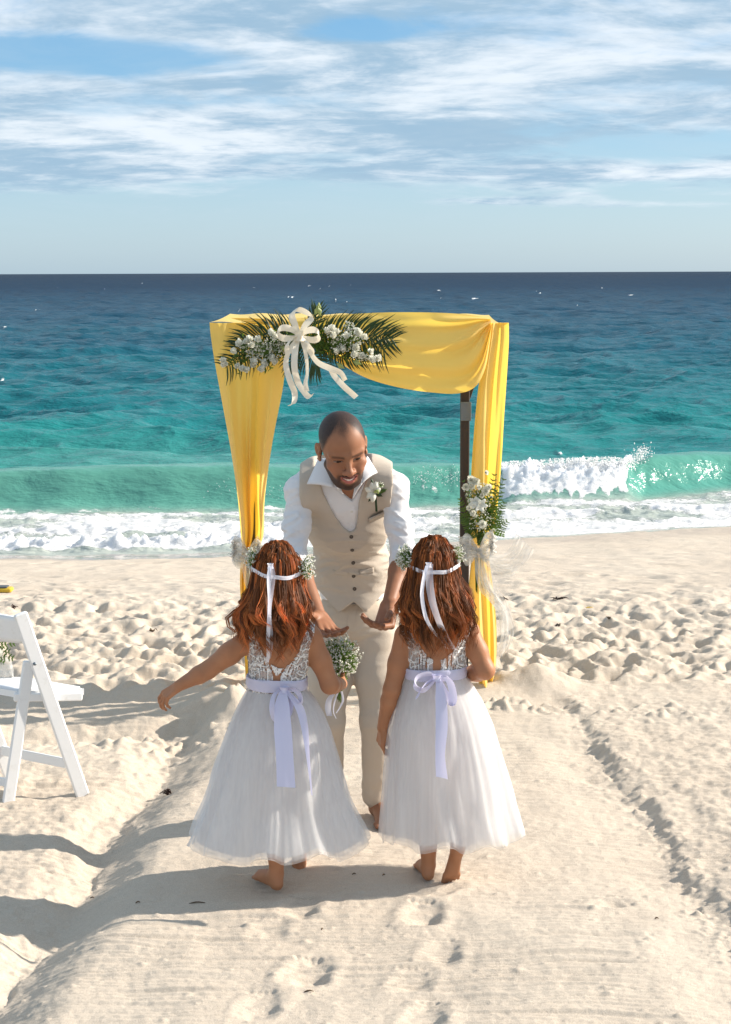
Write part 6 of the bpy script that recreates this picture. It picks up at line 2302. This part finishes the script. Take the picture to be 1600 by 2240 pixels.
def build_tulle_bows():
    P = lambda px, py, Y: globals()['P'](px, py, Y - 0.13)
    pl = lambda pts, Y: [P(q[0], q[1], q[2] if len(q) > 2 else Y) for q in pts]
    grp = 'white tulle bows on the posts'
    c = P(1047, 1205, 8.47)
    b = empty('tulle_bow', c)
    tag(b, 'white tulle bow on the right post with long tails blowing sideways', 'bow', grp)

    def add(name, pts, wv, wd, ruffle=0.02, seed=0, Y=8.46, across=14):
        V, F = sheet(pl(pts, Y), wv, wd, 44, across, ruffle, seed)
        mesh_np(name, V, F, M['bow_tulle'], b)
    for k in range(3):
        add('loop', [(1047, 1205), (1030, 1192 - 3 * k, 8.43), (1014, 1188 + 4 * k, 8.42), (1016, 1206 + 5 * k, 8.44), (1032, 1212, 8.46), (1047, 1206)], [(0, -0.3, 1)], (0.02, 0.085, 0.10, 0.09, 0.02), 0.03, 3 + k)
        add('loop', [(1047, 1205), (1062, 1186 - 2 * k, 8.43), (1078, 1178 + 5 * k, 8.41), (1076, 1200 + 4 * k, 8.43), (1060, 1212, 8.46), (1047, 1206)], [(0, -0.3, 1)], (0.02, 0.09, 0.11, 0.09, 0.02), 0.03, 8 + k)
    add('tail', [(1050, 1208), (1082, 1230, 8.42), (1112, 1232, 8.43), (1136, 1212, 8.46), (1150, 1186, 8.48)], [(0, -0.15, 1), (0, -0.1, 1), (-0.25, 0, 1), (-0.75, 0.1, 0.7)], (0.03, 0.075, 0.105, 0.13, 0.13), 0.022, 21, across=20)
    add('tail', [(1050, 1212), (1080, 1240, 8.44), (1105, 1250, 8.45), (1128, 1246, 8.46)], [(0, -0.15, 1), (0, -0.1, 1), (-0.1, 0, 1)], (0.03, 0.05, 0.06, 0.05), 0.02, 25, across=14)
    add('tail', [(1048, 1210), (1058, 1245, 8.42), (1076, 1290, 8.40), (1098, 1335, 8.40), (1110, 1375, 8.42), (1104, 1410, 8.44), (1094, 1435, 8.44)], [(1, -0.2, 0.2), (1, -0.5, 0.2), (0.8, -0.6, 0.3), (1, 0.2, 0)], (0.035, 0.075, 0.07, 0.07, 0.075, 0.07, 0.04), 0.03, 31)
    add('tail', [(1046, 1210), (1054, 1250, 8.43), (1066, 1285, 8.42), (1084, 1310, 8.41), (1100, 1345, 8.42), (1106, 1390, 8.44)], [(1, -0.2, 0.2), (0.8, -0.6, 0.2), (0.8, -0.6, 0.3)], (0.035, 0.06, 0.055, 0.06, 0.06, 0.05), 0.03, 37)
    mb = MB()
    V, F = sheet([c + np.array([0.045 * math.cos(a), 0.05 * math.sin(a), 0.004 * math.sin(2 * a)]) for a in np.linspace(0, 2 * math.pi, 20)], [(0, 0, 1)], (0.05, 0.05), 30, 8, 0.012, 5)
    mesh_np('knot', V, F, M['bow_tulle'], b)
    c = P(545, 1212, 8.55)
    b = empty('tulle_bow', c)
    tag(b, 'white tulle bow half hidden behind the left girl, tied round the left drape', 'bow', grp)
    for k in range(3):
        add('loop', [(545, 1212), (530, 1198 - 3 * k, 8.5), (512, 1192 + 5 * k, 8.5), (514, 1212 + 5 * k, 8.52), (530, 1220, 8.54), (545, 1213)], [(0, -0.3, 1)], (0.02, 0.08, 0.10, 0.09, 0.02), 0.03, 43 + k, 8.54)
        add('loop', [(545, 1212), (556, 1196 - 2 * k, 8.5), (568, 1190 + 5 * k, 8.5), (566, 1212, 8.52), (556, 1220, 8.54), (545, 1213)], [(0, -0.3, 1)], (0.02, 0.07, 0.08, 0.07, 0.02), 0.03, 48 + k, 8.54)
    add('tail', [(543, 1214), (540, 1240, 8.5), (548, 1275, 8.5), (556, 1310, 8.5)], [(1, -0.3, 0)], (0.03, 0.06, 0.06, 0.04), 0.02, 53, 8.54)
    V, F = sheet([c + np.array([0.045 * math.cos(a), 0.05 * math.sin(a), 0.004 * math.sin(2 * a)]) for a in np.linspace(0, 2 * math.pi, 20)], [(0, 0, 1)], (0.05, 0.05), 30, 8, 0.012, 6)
    mesh_np('knot', V, F, M['bow_tulle'], b)


build_tulle_bows()


# ------------------------------------------------------------------ bouquet, buttonhole flower, chair, litter of the beach
def build_bouquet():
    rg = np.random.default_rng(41)
    c = P(741, 1440, 5.80)
    root = empty('bouquet', c)
    tag(root, "round bouquet of tiny white blossoms held by the left girl in her right hand", 'bouquet')
    hand = P(745, 1505, 5.80)
    bl, st = breath(rg, c + np.array([0, 0, 0.004]), (0.078, 0.078, 0.076), 760, root=hand * 0.4 + c * 0.6, size=0.0036, stems=0.55, shell=0.55)
    tag(bl.build('blossoms', M['white_petal'], root, smooth=False), kind='stuff')
    tag(st.build('sprigs', M['stem_green'], root, smooth=False), kind='stuff')
    mb = MB()
    for k in range(420):
        v = nrm(rg.normal(size=3))
        p = c + v * 0.068 * rg.uniform(0.6, 1.0)
        d = nrm(v + rg.normal(size=3) * 0.6) * rg.uniform(0.008, 0.018)
        w = nrm(np.cross(d, rg.normal(size=3))) * 0.003
        mb.add([p, p + d * 0.5 + w, p + d, p + d * 0.5 - w], [(0, 1, 2), (0, 2, 3)])
    tag(mb.build('leaves', M['stem_green'], root, smooth=False), kind='stuff')
    mb = MB()
    for k in range(16):
        a, b = c + rg.normal(size=3) * np.array([0.02, 0.02, 0.006]) - np.array([0, 0, 0.04]), P(743, 1530, 5.80) + rg.normal(size=3) * 0.006
        mb.add(*tube([a, hand + rg.normal(size=3) * 0.006, b], 0.0018, 5))
    mb.build('stems', M['stem_green'], root)
    for path, wd in (([(735, 1512, 5.76), (722, 1530, 5.73), (719, 1548, 5.72), (722, 1566, 5.71)], (0.012, 0.022, 0.024, 0.022)), ([(748, 1512, 5.76), (751, 1532, 5.75), (744, 1548, 5.74), (736, 1560, 5.74)], (0.008, 0.009, 0.006, 0.004)),
                     ([(740, 1514, 5.76), (733, 1534, 5.74), (730, 1556, 5.73), (736, 1572, 5.73)], (0.008, 0.006, 0.004, 0.003))):
        V, F = strip(spline([P(*q) for q in path], 18), (1, -0.4, 0.1), np.interp(np.linspace(0, 1, 18), np.linspace(0, 1, 4), wd), 0.15)
        mesh_np('ribbon', V, F, M['white_ribbon'], root)


build_bouquet()


def build_buttonhole():
    rg = np.random.default_rng(43)
    p, n = seen(VEST_BVH, 819, 1078)
    if p is None:
        p, n = P(819, 1078, 5.98), np.array([0, -1, 0])
    root = empty('boutonniere', p)
    tag(root, 'white orchid buttonhole flower with dark leaves pinned to the beige waistcoat', 'flower')
    Y = p[1] - 0.022
    f = MB()
    for (px, py, tx, ty, w) in ((818, 1076, 799, 1068, 0.011), (818, 1076, 812, 1056, 0.012), (818, 1076, 824, 1054, 0.012), (818, 1076, 803, 1090, 0.012), (818, 1076, 815, 1099, 0.010), (818, 1076, 833, 1068, 0.010)):
        a, b = P(px, py, Y), P(tx, ty, Y - 0.010)
        d = b - a
        t = nrm(np.cross(d, (0, 1, 0)))
        g = []
        for u in np.linspace(0, 1, 6):
            ww = w * math.sin(math.pi * (0.12 + 0.84 * u)) + 0.001
            m = a + d * u + np.array([0, -0.008 * math.sin(u * 3), 0])
            g.append([m - t * ww + np.array([0, 0.003, 0]), m + np.array([0, -0.001, 0]), m + t * ww + np.array([0, 0.003, 0])])
        V, F = slab(np.array(g), 0.0008)
        mb = MB()
        mb.add(V, F)
        mb.build('petal', M['white_petal'], root)
    mb = MB()
    mb.add(*tube(spline([P(819, 1077, Y - 0.01), P(826, 1074, Y - 0.018), P(828, 1080, Y - 0.018)], 8), [0.003, 0.005, 0.006, 0.006, 0.006, 0.005, 0.004, 0.002], 6))
    mb.build('flower_lip', M['pale_leaf'], root)
    for tx, ty, m in ((812, 1044, 'palm_green'), (806, 1098, 'palm_green'), (845, 1074, 'fern_green'), (838, 1086, 'palm_green'), (836, 1066, 'palm_green'), (848, 1070, 'fern_green')):
        a, b = P(820, 1078, Y + 0.008), P(tx, ty, Y + 0.002)
        d = b - a
        w = nrm(np.cross(d, (0, 1, 0))) * 0.008
        V, F = slab(coons([a - w * 0.2, a + d * 0.5 - w, b, a + d * 0.5 + w], 5, 5, (0, -0.003, 0)), 0.001)
        mesh_np('leaf', V, F, M[m], root)
    bl, st = breath(rg, P(832, 1060, Y), (0.014, 0.010, 0.016), 26, size=0.003, stems=0.8, shell=0.3)
    bl.build('blossoms', M['white_petal'], root, smooth=False)
    st.build('sprigs', M['stem_green'], root, smooth=False)
    mb = MB()
    mb.add(*tube([P(821, 1080, Y + 0.008), P(823, 1100, Y + 0.010), P(824, 1119, Y + 0.012)], 0.0042, 7))
    mb.build('stem', M['palm_green'], root)


build_buttonhole()


def build_chair():
    A, B, C_ = on_sand(183, 1738), on_sand(27, 1754), on_sand(20, 1702)
    w = C_ - A
    w[2] = 0
    w = nrm(w) * 0.40
    n = np.cross(B - A, (0, 0, 1.0))

    def on(px, py, sh=0.0):
        d = ray(px, py)
        return CAM + d * (((A - CAM) @ n) / (d @ n)) + w * sh
    root = empty('folding_chair', (A + B + w) / 2)
    tag(root, 'white folding chair with padded seat standing on the sand at the left edge', 'chair')
    T = on(44, 1341)
    RT_ = on(74, 1447)
    zA = np.array([0, 0, -0.012])
    side = nrm(n)

    def part(name, *shapes, m='white_paint', smooth=False):
        mb = MB()
        for s in shapes:
            mb.add(*s)
        return mb.build(name, M[m], root, smooth=smooth)
    for sh in (0.0, 1.0):
        o = w * sh
        part('frame_leg', bar(A + o + zA, T + o, 0.022, 0.044, up=side, bev=0.006) if False else bar(A + o + zA, T + o, 0.056, 0.026, up=side, bev=0.006))
        i = nrm(w) * (0.024 if sh == 0 else -0.024)
        part('rear_leg', bar(B + o + i + zA, RT_ + o + i, 0.048, 0.024, up=side, bev=0.005))
        s0, s1 = on(40, 1527) + o + i, on(190, 1525) + o + i
        part('seat_rail', bar(s0, s1, 0.034, 0.020, up=side, bev=0.004))
    # seat: frame with a padded vinyl cushion
    s0, s1 = on(48, 1518), on(196, 1512)
    ww = nrm(w)
    nr, nc = 12, 14
    u = np.linspace(0, 1, nc)[None, :, None]
    v = np.linspace(0, 1, nr)[:, None, None]
    a, b = s0 + ww * 0.03, s1 + ww * 0.03
    c, d = s1 + w - ww * 0.03, s0 + w - ww * 0.03
    gq = (a * (1 - u) + b * u) * (1 - v) + (d * (1 - u) + c * u) * v
    gb = gq.copy()
    gb[..., 2] -= 0.006
    V, F = slab(gb, 0.026)
    mesh_np('seat', V, F, M['white_paint'], root, smooth=False)
    gp = gq.copy()
    gp[..., 2] += 0.010 + 0.012 * (np.minimum(1, 6 * u * (1 - u)) * np.minimum(1, 6 * v * (1 - v)))[..., 0]
    V, F = slab(gp * 0.94 + gq.mean((0, 1)) * 0.06, 0.010)
    mesh_np('seat_pad', V, F, M['white_vinyl'], root)
    # curved back panel between the tops of the long legs
    t0, t1 = on(48, 1352), on(66, 1408)
    t = np.linspace(0, 1, 16)[None, :, None]
    v = np.linspace(0, 1, 6)[:, None, None]
    fwd = nrm(A - B)
    g = (t0 * (1 - v) + t1 * v) + w * t - fwd * 0.035 * np.sin(math.pi * t)
    g = g + np.array([0, 0, 0.012]) * np.sin(math.pi * t) * (1 - v)
    V, F = slab(g, 0.014)
    mesh_np('backrest', V, F, M['white_paint'], root)
    p0, p1 = on(157, 1672), on(157, 1672, 1.0)
    part('cross_bar', bar(p0, p1, 0.014, 0.042, up=(0, 0, 1), bev=0.003))
    i = nrm(w) * 0.024
    p0, p1 = on(34, 1716) + i, on(34, 1716, 1.0) - i
    part('cross_bar', bar(p0, p1, 0.014, 0.036, up=(0, 0, 1), bev=0.003))
    q = on(74, 1450)
    mb = MB()
    mb.add(*tube([q - side * 0.026, q + side * 0.020], 0.006, 8))
    mb.build('hinge_bolt', M['grey_metal'], root)
    # fern and tulle tied to the far leg of the chair
    rg = np.random.default_rng(51)
    cc = T + w + (A - T) * 0.30
    posy = empty('chair_posy', cc)
    tag(posy, 'fern sprig with white tulle tied behind the white folding chair', 'flower posy')
    for tip, L in (((33, 1408), 0.045), ((30, 1440), 0.05), ((14, 1398), 0.045), ((22, 1425), 0.05), ((10, 1450), 0.05), ((-6, 1392), 0.05), ((4, 1420), 0.04)):
        mb = MB()
        tp = P(tip[0], tip[1], cc[1] - 0.04)
        fern(rg, mb, [cc, (cc + tp) / 2 + np.array([0, -0.01, 0.02]), tp], L, 12, 0.012)
        mb.build('fern_leaf', M['fern_green'], posy, smooth=False)
    for px, py in ((-4, 1428), (-12, 1440)):
        carnation(rg, P(px, py, cc[1] - 0.06), (0.2, -0.9, 0.4), 0.02).build('carnation', M['white_petal'], posy)
    for k in range(3):
        pts = [cc, P(2, 1455 + 8 * k, cc[1] - 0.03), P(16, 1475 + 8 * k, cc[1] - 0.03), P(20 - 6 * k, 1502, cc[1] - 0.02)]
        V, F = sheet(pts, [(0.3, -0.2, 1), (0.8, 0.1, 0.6)], (0.03, 0.09, 0.08, 0.05), 26, 10, 0.03, 61 + k)
        mesh_np('tulle_tail', V, F, M['bow_tulle'], posy)


build_chair()


def build_litter():
    rg = np.random.default_rng(71)
    g = on_sand(27, 1297)
    root = empty('board', g + np.array([-0.5, 0.15, 0]))
    tag(root, 'end of a yellow board with dark top lying on the sand, left edge', 'board')
    mb = MB()
    mb.add(*box(g + np.array([-0.605, 0.05, 0.016]), (1.2, 0.09, 0.032), rotz(rad(-1)), 0.008))
    mb.build('yellow_plank', M['yellow_board'], root, smooth=False)
    mb = MB()
    mb.add(*box(g + np.array([-0.625, 0.05, 0.037]), (1.18, 0.075, 0.010), rotz(rad(-1)), 0.003))
    mb.build('dark_top', M['dark_grey_board'], root, smooth=False)
    grp = 'scraps of dried seaweed on the sand'
    for px, py, s, lab in ((367, 1738, 0.034, 'dark scrap of dried seaweed in the groove left of the raked aisle'),
                           (297, 1363, 0.036, 'brown seaweed scrap on trodden sand left of the arch'),
                           (1101, 1313, 0.038, 'round tuft of seaweed just right of the yellow drape'),
                           (1222, 1311, 0.044, 'long flat seaweed strand on smooth sand right of the arch'),
                           (30, 1330, 0.036, 'seaweed scrap above the back of the white chair'),
                           (1332, 1354, 0.022, 'small reddish scrap on the trodden sand at right'),
                           (1222, 1370, 0.024, 'thin dark scrap on the trodden sand near the right drape'),
                           (335, 1382, 0.030, 'pale brown leaf scrap below the seaweed left of the arch')):
        p = on_sand(px, py)
        mb = MB()
        for k in range(13):
            a = rg.uniform(0, 6.28)
            fl = 0.45 if 'flat' in lab else 1.0
            d = np.array([math.cos(a) * (1.6 if fl < 1 else 1), math.sin(a) * 0.8, 0]) * s * rg.uniform(0.4, 1)
            h = s * rg.uniform(0.15, 0.75) * fl
            b0 = p + rg.normal(size=3) * s * 0.12
            q = spline([b0 + np.array([0, 0, 0.002]), p + d * 0.55 + np.array([0, 0, h]), p + d + np.array([0, 0, h * rg.uniform(0.1, 0.8)])], 6)
            mb.add(*strip(q, nrm(rg.normal(size=3)), s * 0.22 * np.array([0.5, 1, 1.1, 0.9, 0.7, 0.3]), 0.3))
            mb.add(*tube(q, s * 0.035, 4))
        o = mb.build('seaweed_scrap', M['dry_twig' if ('pale' in lab or 'reddish' in lab) else 'seaweed'], origin=p)
        tag(o, lab, 'seaweed', grp)
    for px, py, L, a, lab in ((432, 1977, 0.055, 0.1, 'thin dark twig on the raked sand below the left girl'),
                              (302, 1976, 0.022, 0.8, 'tiny dark twig in the shadow at the left side of the aisle'),
                              (202, 1966, 0.016, 0.3, 'tiny dark crumb of wood in the left groove'),
                              (705, 2035, 0.014, 1.2, 'small brown crumb between the two lines of footprints'),
                              (1437, 2011, 0.014, 0.4, 'small brown crumb near the right side of the aisle'),
                              (676, 2171, 0.030, 0.2, 'short dark twig by the lowest left footprint'),
                              (775, 1914, 0.016, 0.4, 'small dark twig on the sand between the feet of the girls'),
                              (840, 1916, 0.014, 0.9, 'tiny dark twig left of the right girl heel')):
        p = on_sand(px, py)
        d = np.array([math.cos(a), math.sin(a) * 0.4, 0]) * L
        mb = MB()
        mb.add(*tube(spline([p - d / 2 + np.array([0, 0, 0.002]), p + np.array([0, 0.002, 0.006]), p + d / 2 + np.array([0, 0, 0.003])], 6), [0.001, 0.0022, 0.0026, 0.0024, 0.002, 0.001], 5))
        tag(mb.build('twig', M['dry_twig'], origin=p), lab, 'twig', 'twigs and crumbs on the raked sand')
    for px, py, s, lab in ((1266, 1326, 0.030, 'bright yellow petal standing up on the sand right of the arch'), (1290, 1331, 0.026, 'flat yellow petal beside the upright one on the sand')):
        p = on_sand(px, py)
        up = np.array([0, 0, s * (0.75 if 'upright' not in lab else 0.35)])
        V, F = slab(coons([p + np.array([-s, 0, 0.002]), p + np.array([s * 0.2, 0.01, 0.004]), p + np.array([s * 0.9, 0, 0.004]) + up * 0.3, p + np.array([-s * 0.5, 0.01, 0]) + up], 6, 6, (0, -0.01, 0.004)), 0.001)
        tag(mesh_np('yellow_petal', V, F, M['yellow_petal'], origin=p), lab, 'petal', 'yellow petals on the sand')


build_litter()
